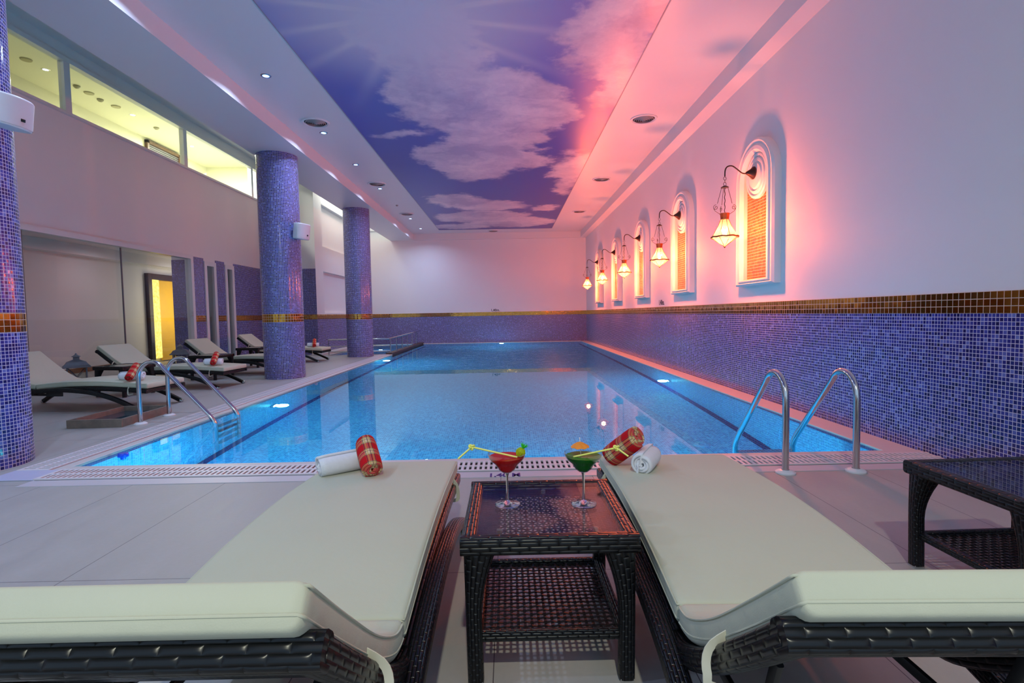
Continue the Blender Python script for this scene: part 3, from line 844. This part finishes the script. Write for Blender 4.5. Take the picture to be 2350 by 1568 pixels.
# gratings
def grating(name, L, label, loc, rz):
    g = thing(name, label, 'grating', loc, rz)
    b = MB(); b.box(0, L, -.115, .115, 0.0005, .003); b.build('channel', M['dark'], g)
    b = MB(); n = int(L/.036)
    for k in range(n):
        x = k*L/n
        b.box(x, x+.019, -.11, .11, .003, .011)
    for y in (-.115, -.012, .095): b.box(0, L, y, y+.022, .003, .0115)
    for x in (-.012, L): b.box(x, x+.012, -.115, .117, .0005, .0115)
    b.build('slats', M['grate'], g)
    return g
grating('overflow_grating', PX1+.25-PX0, 'long white slatted overflow grating along the near pool edge', (PX0, 3.672, 0), 0)
grating('overflow_grating', 10.95, 'white slatted overflow grating along the left pool edge', (-3.43, 3.795, 0), PI/2)
b = MB(); b.box(-3.56, PX0-.002, 3.555, 3.79, .0005, .008)
tag(b.build('corner_plate', simple('lilac_plate', srgb(190, 190, 215), .35), bevel=.003), 'pale corner plate joining the two overflow gratings', 'grating plate')

# text marks
def text(body, name, label, size, mat, M4, ext=.001, xs=1.0):
    cu = bpy.data.curves.new(name, 'FONT'); cu.body = body; cu.size = size; cu.extrude = ext; cu.offset = size*.022; cu.align_x = 'CENTER'
    tmp = bpy.data.objects.new(name, cu); COL.objects.link(tmp)
    dg = bpy.context.evaluated_depsgraph_get()
    me = bpy.data.meshes.new_from_object(tmp.evaluated_get(dg))
    bpy.data.objects.remove(tmp)
    me.name = name
    for v in me.vertices: v.co.x *= xs
    me.materials.clear(); me.materials.append(M[mat])
    o = bpy.data.objects.new(name, me); COL.objects.link(o); o.matrix_world = M4
    return tag(o, label, 'depth marking')
text('1,40m.', 'depth_marking', 'small dark 1,40m. lettering on the white far wall', .13, 'inkdark', Matrix.Translation((-.45, YF-.002, 1.19)) @ Matrix.Rotation(PI/2, 4, 'X'))
text('1.40m.', 'depth_marking', 'small dark 1.40m. lettering on the right wall above the gold band', .14, 'inkdark', Matrix.Translation((XR-.002, 10.45, 1.20)) @ Matrix.Rotation(-PI/2, 4, 'Z') @ Matrix.Rotation(PI/2, 4, 'X'))
text('1.40 M', 'depth_marking', 'purple 1.40 M lettering on the floor strip behind the side table', .10, 'ink', Matrix.Translation((-.037, 3.424, .0055)), xs=.78)

# ladders
def ladder():
    root = thing('pool_ladder', '', 'pool ladder')
    # local: posts on the deck at y=0, pool towards +y
    for s_ in (-1, 1):
        x = s_*.232
        path = [(x, 0, 0), (x, 0, .2), (x, .0, .40)]
        path += [(x, .145-.145*math.cos(a)*1.0, .47+.175*math.sin(a)) for a in [R(10+15*k) for k in range(10)]]
        path += [(x, .40, .42), (x, .62, .18), (x, .73, .055), (x, .765, -.02), (x, .77, -.1), (x, .77, -1.15)]
        P = smooth_path(path, 70)
        b = MB(); b.tube(P, .0215, 16); b.build('rail', M['steel'], root, smooth=60)
        b = MB(); b.lathe([(.062, 0), (.062, .008), (.045, .02), (.024, .024), (.024, 0)], 24, (x, 0, 0)); b.build('floor_flange', M['whiteplastic'], root, smooth=40)
    for k in range(4):
        z = -.2-.25*k
        b = MB(); b.cbox((0, .77, z), (.44, .08, .025)); b.build('tread', M['steel'], root, bevel=.006)
    return root
ld = ladder(); ld.location = (2.033, 3.395, 0); ld['label'] = 'chrome pool ladder at the near right end of the pool'; ld['group'] = 'chrome pool ladders'
o = copy_thing(ld, 'chrome pool ladder on the left pool edge beside the wooden tray', (-3.81, 5.69, 0), -PI/2, 'chrome pool ladders')

# railing of the shallow pool
rl = thing('pool_railing', 'low steel railing around the shallow pool at the far left', 'railing', (0, 0, 0))
b = MB(); b.tube([(-5.0, 14.80, .44), (-3.32, 14.80, .445), (-3.27, 14.85, .45), (-3.27, 19.75, .50)], .022, 10)
b.build('handrail', M['steel'], rl, smooth=50)
for z in (.25, .10):
    b = MB(); b.tube([(-5.0, 14.80, z), (-3.27, 14.80, z)], .012, 8); b.build('lower_rail', M['steel'], rl, smooth=50)
for y in (14.80, 15.6, 16.45, 17.3, 18.15, 19.0):
    b = MB(); b.tube([(-3.27, y, .0), (-3.27, y, .45+.01*(y-14.8))], .017, 10); b.build('post', M['steel'], rl, smooth=50)
for x in (-5.0, -4.2):
    b = MB(); b.tube([(x, 14.80, .0), (x, 14.80, .44)], .017, 10); b.build('post', M['steel'], rl, smooth=50)

# speakers
def speaker():
    root = thing('wall_speaker', '', 'speaker')
    # local: mounted at origin, front towards -y
    n = 12
    def ring(zz, sc):
        pts = []
        for k in range(n+1):
            a = PI*k/n; pts.append((.155*math.cos(a)*sc, -.15-.085*math.sin(a)*sc, zz))
        pts += [(-.11*sc, -.04, zz), (.11*sc, -.04, zz)]
        return pts
    b = MB(); rs = []
    for zz, sc in ((-.135, .93), (-.13, .97), (-.12, 1), (.12, 1), (.13, .97), (.135, .93)): rs.append([b.V(p) for p in ring(zz, sc)])
    for a, c in zip(rs[:-1], rs[1:]):
        for j in range(len(a)): b.F([a[j], a[(j+1) % len(a)], c[(j+1) % len(a)], c[j]])
    b.F(rs[0][::-1]); b.F(rs[-1])
    b.build('housing', M['whiteplastic'], root, smooth=35)
    b = MB()
    def gp(u, v):
        a = PI*(.06+.88*u); return (.158*math.cos(a), -.15-.089*math.sin(a), -.118+.236*v)
    b.grid(gp, 14, 2); b.build('grille', M['speaker'], root, smooth=60)
    b = MB(); b.cbox((.02, -.2405, -.06), (.03, .004, .025)); b.build('badge', M['dark'], root)
    b = MB(); b.cbox((0, -.02, 0), (.06, .06, .09)); b.build('bracket', M['whiteplastic'], root, bevel=.006)
    return root
sp = speaker()
def place_sp(o, col, ang, z, tilt, label):
    # ang: direction of the front, measured in the plan; sits on the column's skin
    d = Vector((math.cos(ang), math.sin(ang), 0)); r = .34
    o.location = (col[0]+d.x*r, col[1]+d.y*r, z); o.rotation_euler = (tilt, 0, ang+PI/2)
    tag(o, label, 'speaker', 'white loudspeakers on the columns')
place_sp(sp, COLS[1], R(-18), 2.60, R(8), 'white loudspeaker on the middle mosaic column')
o = copy_tree(sp); o.scale = (1, 1, .8); place_sp(o, COLS[0], R(-6), 2.60, R(8), 'white loudspeaker on the nearest mosaic column at the left edge')

# wooden footbath tray
c = thing('foot_tray', 'shallow grey wooden tray with water on the deck beside the left ladder', 'tray', (-4.18, 5.72, 0), R(2))
b = MB()
x, y, h, w_ = .27, .42, .085, .022
b.box(-x, x, -y, -y+w_, 0, h); b.box(-x, x, y-w_, y, 0, h); b.box(-x, -x+w_, -y+w_, y-w_, 0, h); b.box(x-w_, x, -y+w_, y-w_, 0, h); b.box(-x+w_, x-w_, -y+w_, y-w_, 0, .015)
b.build('wooden_box', M['woodtray'], c, bevel=.003)
b = MB(); b.box(-x+w_, x-w_, -y+w_, y-w_, .0152, .03); b.build('water_layer', M['traymat'], c)

# garden lanterns
def floor_lantern():
    root = thing('floor_lantern', '', 'lantern')
    s_ = .105
    b = MB(); b.box(-.12, .12, -.12, .12, 0, .025); b.box(-.105, .105, -.105, .105, .025, .04); b.build('base', M['lantern'], root, bevel=.004)
    for sx in (-1, 1):
        for sy in (-1, 1):
            b = MB(); b.cbox((sx*s_, sy*s_, .185), (.016, .016, .29)); b.build('post', M['lantern'], root)
    b = MB()
    for sx, sy, ax in ((0, 1, 'x'), (0, -1, 'x'), (1, 0, 'y'), (-1, 0, 'y')):
        for q in (-1, 1):
            p0 = (-.1, s_*sy, .05 if q > 0 else .32) if ax == 'x' else (s_*sx, -.1, .05 if q > 0 else .32)
            p1 = (.1, s_*sy, .32 if q > 0 else .05) if ax == 'x' else (s_*sx, .1, .32 if q > 0 else .05)
            b.tube([p0, p1], .004, 5)
    b.build('cross_bars', M['lantern'], root)
    b = MB()
    for sx, sy in ((0, 1), (0, -1)): b.box(-.1, .1, s_*sy-.002, s_*sy+.002, .04, .33)
    for sx in (1, -1): b.box(s_*sx-.002, s_*sx+.002, -.1, .1, .04, .33)
    b.build('pane', M['pane'], root)
    b = MB()
    rf = [(.155, .325), (.155, .335), (.13, .36), (.105, .40), (.05, .425), (.04, .43)]
    rings = [[b.V((r*sx, r*sy, z)) for sx, sy in ((1, 1), (-1, 1), (-1, -1), (1, -1))] for r, z in rf]
    for a, d in zip(rings[:-1], rings[1:]):
        for j in range(4): b.F([a[j], a[(j+1) % 4], d[(j+1) % 4], d[j]])
    b.F(rings[0][::-1]); b.F(rings[-1])
    b.build('roof', M['lantern'], root)
    b = MB(); b.box(-.035, .035, -.035, .035, .43, .47); b.lathe([(.055, .47), (.045, .48), (.015, .50), (.006, .52), (.0001, .522)], 8); b.build('chimney', M['lantern'], root)
    return root
fl = floor_lantern(); fl.location = (-6.70, 8.25, 0); fl.scale = (1.12, 1.12, 1.12); fl.rotation_euler = (0, 0, R(40)); tag(fl, 'grey metal house-shaped lantern on the floor behind the nearest left lounger', 'lantern', 'grey floor lanterns')
copy_thing(fl, 'grey metal house-shaped lantern on the floor in front of the gold door', (-6.72, 10.9, 0), R(25), 'grey floor lanterns')

# ================================================================ loungers
def lounger(w=.64, lift=1.0):
    root = thing('sun_lounger', '', 'sun lounger')
    hw = w/2
    # profile in (y, z): foot at y=0, head towards -y; z is the cushion's underside
    T_ = .064
    seat = smooth_path([(0, 0, .268), (0, -.25, .284), (0, -.6, .302), (0, -.95, .30), (0, -1.2, .284), (0, -1.395, .266)], 26)
    back = smooth_path([(0, -1.405, .268), (0, -1.50, .292), (0, -1.66, .390), (0, -1.84, .535), (0, -2.0, .672)], 22)
    back = [Vector((0, -1.405+(p.y+1.405)*(.98 if lift < 1 else 1), .268+(p.z-.268)*lift)) for p in back]
    def cushion(path, ww, name):
        sec = rrect(ww, T_, .017, 4)
        pth = [p + Vector((0, 0, T_/2)) for p in path]
        # rounded ends
        d0 = (pth[0]-pth[1]).normalized(); d1 = (pth[-1]-pth[-2]).normalized()
        full = [pth[0]+d0*.0, pth[0]-d0*.006, pth[0]-d0*.018]+[p for p in pth if (p-pth[0]).length > .025 and (p-pth[-1]).length > .025]+[pth[-1]-d1*.018, pth[-1]-d1*.006, pth[-1]]
        n = len(full); sc = [(1, 1)]*n
        sc[0] = (.982, .80); sc[1] = (.995, .95); sc[2] = (1, 1); sc[-1] = (.982, .80); sc[-2] = (.995, .95); sc[-3] = (1, 1)
        b = MB(); b.sweep(full, sec, scales=sc)
        o = b.build(name, M['cushion'], root, smooth=70)
        # piping round the lower and upper seams
        b = MB()
        mid = full[1:-1]; nrm = []
        for k_ in range(len(mid)):
            tg = (full[k_+2]-full[k_]).normalized(); nrm.append(Vector((0, tg.z, -tg.y)))
        for zo, ends in ((T_/2-.008, False), (-T_/2+.019, True)):
            sd = lambda sg: [p+Vector((sg*(ww/2-.001), 0, 0))+n_*zo for p, n_ in zip(mid, nrm)]
            en = lambda e, n_, sg: [e+Vector((sg*(ww/2-.007), 0, 0))+n_*zo*.9, e+Vector((-sg*(ww/2-.007), 0, 0))+n_*zo*.9] if ends else []
            loop = sd(1)+en(full[-1], nrm[-1], 1)+list(reversed(sd(-1)))+en(full[0], nrm[0], -1)
            b.tube(loop, .0026, 6, closed=True)
        b.build('piping', M['cushion'], o, smooth=60)
        return o
    cushion(seat, w, 'seat_cushion'); cushion(back, w, 'back_cushion')
    # seat frame: side rails, foot rail, woven deck
    rail_sec = rrect(.035, .05, .012, 3)
    for s_ in (-1, 1):
        b = MB(); b.sweep([p+Vector((s_*(hw-.005), 0, -.028)) for p in seat], rail_sec); b.build('side_rail', M['rattan'], root, smooth=50)
    for ye, ze in ((-.03, .238), (-1.375, .236)):
        b = MB(); b.sweep([(-hw+.01, ye, ze), (hw-.01, ye, ze)], rail_sec); b.build('end_rail', M['rattan'], root, smooth=50)
    b = MB(); b.sweep([p+Vector((0, 0, -.012)) for p in seat], [(-hw+.01, -.006), (hw-.01, -.006), (hw-.01, .006), (-hw+.01, .006)]); b.build('woven_seat', M['rattan'], root)
    # backrest frame
    bsec = rrect(.045, .050, .013, 3)
    bp = [p+Vector((0, .012, -.038)) for p in back]
    for s_ in (-1, 1):
        b = MB(); b.sweep([p+Vector((s_*(hw+.0), 0, 0)) for p in bp], bsec); b.build('back_rail', M['rattan'], root, smooth=50)
    e = bp[-1]; d_ = (bp[-1]-bp[-2]).normalized()
    b = MB(); b.sweep([(-hw-.022, e.y, e.z), (hw+.022, e.y, e.z)], bsec, up=(0, -d_.z, d_.y)); b.build('back_end_rail', M['rattan'], root, smooth=50)
    b = MB(); b.sweep([p+Vector((0, 0, .016)) for p in bp], [(-hw+.01, -.006), (hw-.01, -.006), (hw-.01, .006), (-hw+.01, .006)]); b.build('woven_back', M['rattan'], root)
    # arched legs
    arch = smooth_path([(0, -.09, .026), (0, -.34, .142), (0, -.62, .226), (0, -.92, .262), (0, -1.2, .264), (0, -1.5, .232), (0, -1.8, .14), (0, -2.0, .028)], 40)
    asec = rrect(.052, .05, .014, 3)
    for s_ in (-1, 1):
        b = MB(); b.sweep([p+Vector((s_*(hw+.036), 0, 0)) for p in arch], asec); lg = b.build('arched_leg', M['rattan_s'], root, smooth=50)
        for q, dq in ((arch[0], (arch[0]-arch[1]).normalized()), (arch[-1], (arch[-1]-arch[-2]).normalized())):
            b = MB(); b.sweep([q+Vector((s_*(hw+.036), 0, 0)), q+dq*.025+Vector((s_*(hw+.036), 0, 0))], rrect(.05, .048, .012, 3)); b.build('foot_cap', M['steel'], lg, smooth=50)
    b = MB()
    for y, z in ((-.75, .238), (-1.3, .245)): b.tube([(-hw-.04, y, z), (hw+.04, y, z)], .014, 8)
    b.build('cross_bar', M['black'], root, smooth=50)
    # ratchet bracket and back support
    for s_ in (-1, 1):
        x = s_*(hw-.09)
        b = MB(); b.cbox((x, -1.25, .205), (.02, .2, .06)); b.build('ratchet_bracket', M['black'], root)
    b = MB()
    for s_ in (-1, 1): b.sweep([(s_*(hw-.09), -1.74, .41), (s_*(hw-.09), -1.66, .2), (s_*(hw-.09), -1.22, .19)], rrect(.028, .014, .004, 2), up=(1, 0, 0))
    b.tube([(-hw+.09, -1.66, .2), (hw-.09, -1.66, .2)], .01, 8)
    b.build('back_support', M['black'], root, smooth=40)
    # cream tie straps
    def ribbon(pts, name):
        b = MB(); b.sweep(smooth_path(pts, 40), [(-.0085, -.0012), (.0085, -.0012), (.0085, .0012), (-.0085, .0012)], up=(0, 1, 0)); return b.build(name, M['strap'], root, smooth=40)
    k = back[13]; y, z = k.y, k.z
    o_ = hw+.03
    ribbon([(-hw+.03, y, z+.035), (-o_, y-.005, z+.0), (-o_-.008, y-.01, z-.05), (-o_+.02, y-.005, z-.085), (-hw*.4, y+.01, z-.115), (hw*.4, y+.01, z-.115), (o_-.02, y-.005, z-.085), (o_+.008, y-.01, z-.05), (o_, y-.005, z+.0), (hw-.03, y, z+.035)], 'tie_strap')
    for s_ in (-1, 1):
        y, z = -.22, .27
        ribbon([(s_*(hw-.002), y, z+.03), (s_*(hw+.014), y, z+.0), (s_*(hw+.02), y, z-.04), (s_*(hw+.01), y, z-.066), (s_*(hw-.06), y, z-.066)], 'tie_strap')
    return root
lg0 = lounger()
lg0.location = (-.585, 2.66, 0)
GL = 'cream cushioned rattan sun loungers'
tag(lg0, 'large cream cushioned lounger left of the cocktail table, foreground', 'sun lounger', GL)
lg1 = lounger(lift=.93)
lg1.location = (.782, 2.69, 0); lg1.rotation_euler = (0, 0, R(-1.8))
tag(lg1, 'large cream cushioned lounger right of the cocktail table, foreground', 'sun lounger', GL)
for (x, y, a), l in zip([(-4.21, 6.52, -4.7), (-4.32, 8.40, -3), (-4.15, 10.33, -3.9), (-4.44, 12.98, 0)],
                        ['cream sun lounger nearest the camera in the left row, beside the tray', 'cream sun lounger second in the left row, towel on its foot, beside the lantern', 'cream sun lounger third in the left row, its foot hidden by the middle column', 'cream sun lounger farthest in the left row, foot past the middle column']):
    copy_thing(lg1, l, (x, y, 0), R(a)-PI/2, GL)

# ================================================================ side tables
def side_table():
    root = thing('side_table', '', 'side table')
    X, Y, H = .255, .265, .44
    top_sec = rrect(.045, .053, .014, 4)
    z = H-.0265
    b = MB()
    for pts in ([(-X, -Y+.0225, z), (X, -Y+.0225, z)], [(X, Y-.0225, z), (-X, Y-.0225, z)]): b.sweep(pts, top_sec)
    for pts in ([(X-.0225, -Y+.02, z), (X-.0225, Y-.02, z)], [(-X+.0225, Y-.02, z), (-X+.0225, -Y+.02, z)]): b.sweep(pts, top_sec)
    b.build('top_frame', M['rattan'], root, smooth=50)
    # legs: flare into the frame at the top
    for sx in (-1, 1):
        for sy in (-1, 1):
            path = []; sc = []
            for k in range(13):
                t_ = k/12; zz = .008+(H-.036-.008)*t_
                fl_ = .020+.023*max(0, (t_-.5)/.5)**1.8
                path.append((sx*(X-.012-.004*(1-t_)-fl_), sy*(Y-.012-.004*(1-t_)-fl_), zz)); sc.append((fl_/.02, fl_/.02))
            b = MB(); b.sweep(path, rrect(.046, .046, .013, 3), up=(0, 1, 0), scales=sc); l = b.build('leg', M['rattan_s'], root, smooth=50)
            b = MB(); b.cbox((path[0][0], path[0][1], .006), (.04, .04, .012)); b.build('foot_cap', M['steel'], l)
    # woven panels: real strands
    def weave(z, x0, x1, y0, y1, nx, ny, name, r=.0052, border=0):
        b = MB()
        sec = [(-r*1.15, -.0016), (r*1.15, -.0016), (r*1.15, .0016), (-r*1.15, .0016)]
        xs = [x0+(x1-x0)*(i+.5)/nx for i in range(nx)]; ys_ = [y0+(y1-y0)*(j+.5)/ny for j in range(ny)]
        for i, x in enumerate(xs):
            pts = [(x, y0, z)]+[(x, y, z+.0022*(1 if (i+j) % 2 else -1)) for j, y in enumerate(ys_)]+[(x, y1, z)]
            b.sweep(pts, sec, up=(0, 0, 1), caps=False)
        for j, y in enumerate(ys_):
            pts = [(x0, y, z)]+[(x, y, z-.0022*(1 if (i+j) % 2 else -1)) for i, x in enumerate(xs)]+[(x1, y, z)]
            b.sweep(pts, [(q[0]*.8, q[1]) for q in sec], up=(0, 0, 1), caps=False)
        if border:
            t_ = .0024
            for bx in ((x0-border, x0+.012, y0-border, y1+border), (x1-.012, x1+border, y0-border, y1+border), (x0, x1, y0-border, y0+.006), (x0, x1, y1-.006, y1+border)): b.box(bx[0], bx[1], bx[2], bx[3], z-t_, z+t_)
        return b.build(name, M['rattan_s'] if border else M['strand'], root)
    weave(H-.03, -X+.10, X-.10, -Y+.09, Y-.10, 18, 19, 'woven_top', r=.0031, border=.06)
    weave(.135, -X+.05, X-.05, -Y+.05, Y-.05, 20, 20, 'woven_shelf', r=.0036)
    sf = rrect(.03, .03, .01, 3)
    b = MB()
    for pts in ([(-X+.05, -Y+.042, .135), (X-.05, -Y+.042, .135)], [(X-.05, Y-.042, .135), (-X+.05, Y-.042, .135)], [(X-.042, -Y+.05, .135), (X-.042, Y-.05, .135)], [(-X+.042, Y-.05, .135), (-X+.042, -Y+.05, .135)]): b.sweep(pts, sf)
    b.build('shelf_frame', M['rattan_s'], root, smooth=50)
    b = MB(); b.box(-X+.03, X-.03, -Y+.03, Y-.03, H-.012, H-.004); b.build('glass_top', M['glass'], root)
    for px, py in ((.01, Y-.085), (-X+.11, -Y+.10), (X-.11, -Y+.10)):
        b = MB(); b.lathe([(.008, -.014), (.008, -.001), (.006, 0), (.0001, 0)], 14, (px, py, H-.013)); b.build('glass_pad', M['pad'], root, smooth=40)
    return root
M['strand'] = simple('black_strand', (.010, .008, .009, 1), .38, spec=.25, var=.2, scale=40)
M['pad'] = simple('clear_rubber_pad', (.13, .12, .10, 1), .3, var=.05)
tb = side_table(); tb.location = (.11, 1.72, 0)
GT = 'black rattan side tables with glass tops'
tag(tb, 'black rattan side table holding two cocktails between the big loungers', 'side table', GT)
for (x, y, a), l in zip([(1.895, 1.895, 1.5), (-5.5, 7.62, -12), (-5.3, 9.5, -8), (-5.6, 11.7, -6)],
                        ['black rattan side table by the blue mosaic wall at the right edge', 'black rattan side table between first and second left-row loungers', 'black rattan side table between second and third left-row loungers', 'black rattan side table between third and farthest left-row loungers']):
    copy_thing(tb, l, (x, y, 0), R(a), GT)

# ================================================================ rolled towels
def towel_roll(name, label, cat, mat, length, r, M4, turns=3.5, flap=0, group=None):
    # local: axis along x, resting so that the axis is at z=0
    b = MB(); n = int(turns*22)
    sec = []
    for k in range(n+1):
        a = 2*PI*turns*k/n; rr = .006+(r-.006)*k/n
        sec.append((rr*math.cos(a-PI*.5), rr*math.sin(a-PI*.5)))
    if flap:
        sec += [(sec[-1][0]+flap*.35, -r*1.0), (sec[-1][0]+flap*.7, -r*.985), (sec[-1][0]+flap, -r*1.0)]
    nl = 10
    per = [0]
    for a, c in zip(sec[:-1], sec[1:]): per.append(per[-1]+math.hypot(c[0]-a[0], c[1]-a[1]))
    rings = []
    for i in range(nl+1):
        x = -length/2+length*i/nl; e = abs(2*i/nl-1); k_ = 1-.08*e**6
        rings.append([b.V((x+.006*math.sin(j*.35)*e**4*(1 if i > nl/2 else -1), y*k_, z*k_)) for j, (y, z) in enumerate(sec)])
    for i in range(nl):
        for j in range(len(sec)-1):
            b.F([rings[i][j], rings[i][j+1], rings[i+1][j+1], rings[i+1][j]], [(length*i/nl, per[j]), (length*i/nl, per[j+1]), (length*(i+1)/nl, per[j+1]), (length*(i+1)/nl, per[j])])
    o = b.build(name, M[mat], smooth=70, recalc=False)
    md = o.modifiers.new('Solidify', 'SOLIDIFY'); md.thickness = r/turns*.8; md.offset = 0
    o.matrix_world = M4
    return tag(o, label, cat, group)
def pose(loc, yaw_=0, tilt=0): return Matrix.Translation(loc) @ Matrix.Rotation(yaw_, 4, 'Z') @ Matrix.Rotation(tilt, 4, 'Y')
GW, GR_ = 'white rolled towels', 'red plaid rolled towels'
ZT_ = .342
towel_roll('rolled_towel', 'white rolled towel on the foreground lounger left of the cocktails', 'towel', 'towel', .23, .047, pose((-.775, 2.445, ZT_+.050), R(40)), group=GW)
towel_roll('rolled_towel', 'red plaid rolled towel leaning on the white one left of the cocktails', 'towel', 'plaid', .20, .049, pose((-.648, 2.42, ZT_+.084), R(-66), R(24)), 4, group=GR_)
towel_roll('rolled_towel', 'white rolled towel on the foreground lounger right of the cocktails', 'towel', 'towel', .20, .049, pose((.63, 2.39, ZT_+.051), R(62)), flap=.06, group=GW)
towel_roll('rolled_towel', 'red plaid rolled towel leaning on the white one right of the cocktails', 'towel', 'plaid', .20, .050, pose((.532, 2.43, ZT_+.104), R(-50), R(-38)), 4, group=GR_)
for (x, y, a), w_ in zip([(-4.50, 6.40, -4.7), (-4.58, 8.32, -3), (-4.70, 12.92, 0)], ('nearest left-row lounger', 'second left-row lounger', 'farthest left-row lounger')):
    ca, sa = math.cos(R(a)), math.sin(R(a))
    towel_roll('rolled_towel', 'white rolled towel on the foot of the '+w_, 'towel', 'towel', .26, .05, pose((x-.04, y, ZT_+.062), R(a+10)), group=GW)
    towel_roll('rolled_towel', 'red plaid rolled towel lying over the white one on the '+w_, 'towel', 'plaid', .26, .045, pose((x+.02, y-.07, ZT_+.118), R(a-72), R(30)), 4, group=GR_)

# ================================================================ cocktails
def cocktail(x, y, mat, label):
    z0 = .4365
    c = thing('cocktail_glass', label, 'cocktail', (x, y, z0))
    b = MB(); b.lathe([(.0001, .0005), (.041, .0005), (.0425, .002), (.032, .004), (.012, .008), (.0055, .014)], 40); b.build('foot', M['solidglass'], c, smooth=60)
    b = MB(); b.lathe([(.0055, .014), (.0042, .03), (.0036, .06), (.0042, .095), (.007, .107)], 20); b.build('stem', M['solidglass'], c, smooth=60)
    prof = [(.004, .106), (.016, .110), (.027, .119), (.0335, .130), (.039, .138), (.051, .148), (.058, .157), (.062, .168), (.0625, .174)]
    inner = [(r-.0012, z+.0008) for r, z in reversed(prof)]
    b = MB(); b.lathe(prof+inner, 48); b.build('bowl', M['drinkglass'], c, smooth=60)
    lq = [(.0001, .1075)]+[(max(.0005, r-.0016), z+.0012) for r, z in prof[:-3]]+[(.0575, .1605), (.0585, .162), (.0001, .162)]
    b = MB(); b.lathe(lq, 48); b.build('drink', M[mat], c, smooth=50)
    return c
cx1, cy1, cx2, cy2 = -0.010, 1.733, 0.243, 1.724
cocktail(cx1, cy1, 'redjuice', 'red cocktail in a margarita glass, left one on the side table')
cocktail(cx2, cy2, 'greenjuice', 'green cocktail in a margarita glass, right one on the side table')
def knot(p, d, s_):
    # small overhand knot centred at p in the (x, z) plane
    out = []
    for k in range(22):
        a = 2*PI*k/21*1.15
        out.append((p[0]+s_*(math.sin(a)+1.6*math.sin(2*a))*.45*d, p[1]+s_*.5*math.sin(3*a), p[2]+s_*(math.cos(a)-1.6*math.cos(2*a))*.45))
    return out
zr = .4365
def straw(label, a, kp, e):
    b = MB()
    ks = knot(kp, 1, .0078)
    b.tube([a, kp], .0030, 10); b.tube([kp, e], .0030, 10); b.tube(smooth_path(ks, 60), .0034, 8)
    tag(b.build('drinking_straw', M['straw'], smooth=60), label, 'straw', 'knotted yellow straws')
straw('knotted pale yellow straw leaning out of the red cocktail', (cx1+.035, cy1-.02, zr+.164), (cx1-.115, cy1-.0, zr+.196), (cx1-.160, cy1-.01, zr+.160))
straw('knotted pale yellow straw leaning out of the green cocktail', (cx2-.035, cy2-.02, zr+.164), (cx2+.110, cy2-.0, zr+.186), (cx2+.145, cy2-.02, zr+.162))
c = thing('paper_pineapple', 'yellow and green paper pineapple on the rim of the red cocktail', 'garnish', (cx1+.046, cy1-.012, zr+.178))
c.rotation_euler = (0, R(28), 0)
b = MB(); 
for k in range(9):
    b.M = Matrix.Rotation(PI*k/9, 4, 'Z'); b.lathe([(.0001, -.017), (.009, -.014), (.0155, -.004), (.016, .004), (.010, .014), (.0001, .016)], 6)
b.M = Matrix(); b.build('fruit', M['pineapple'], c, smooth=30)
b = MB()
for k in range(14):
    a = 2*PI*k/14; r_ = .014 if k % 2 else .009
    b.quad([(0, 0, .012), (.006*math.cos(a-.4), .006*math.sin(a-.4), .022), (r_*math.cos(a), r_*math.sin(a), .034-.004*(k % 3)), (.006*math.cos(a+.4), .006*math.sin(a+.4), .022)])
b.build('crown', M['leafgreen'], c, solid=.0012)
c = thing('paper_umbrella', 'orange paper umbrella pick standing in the green cocktail', 'cocktail umbrella', (cx2-.009, cy2+.012, zr+.16))
b = MB(); rings = []
n = 16
for r_, z in ((.0008, .046), (.012, .042), (.026, .034), (.031, .030)): rings.append([b.V((r_*math.cos(2*PI*j/n), r_*math.sin(2*PI*j/n), z-(.003 if (j % 2 and r_ > .02) else 0))) for j in range(n)])
for a, d in zip(rings[:-1], rings[1:]):
    for j in range(n): b.F([a[j], a[(j+1) % n], d[(j+1) % n], d[j]])
b.build('canopy', M['umbrella'], c, solid=.0008)
b = MB(); b.tube([(.004, -.002, -.02), (0, 0, .046), (-.0005, 0, .058)], .0013, 8); b.sphere((-.0005, 0, .058), .0024, 8, 6); b.build('stick', M['whitestick'], c, smooth=60)
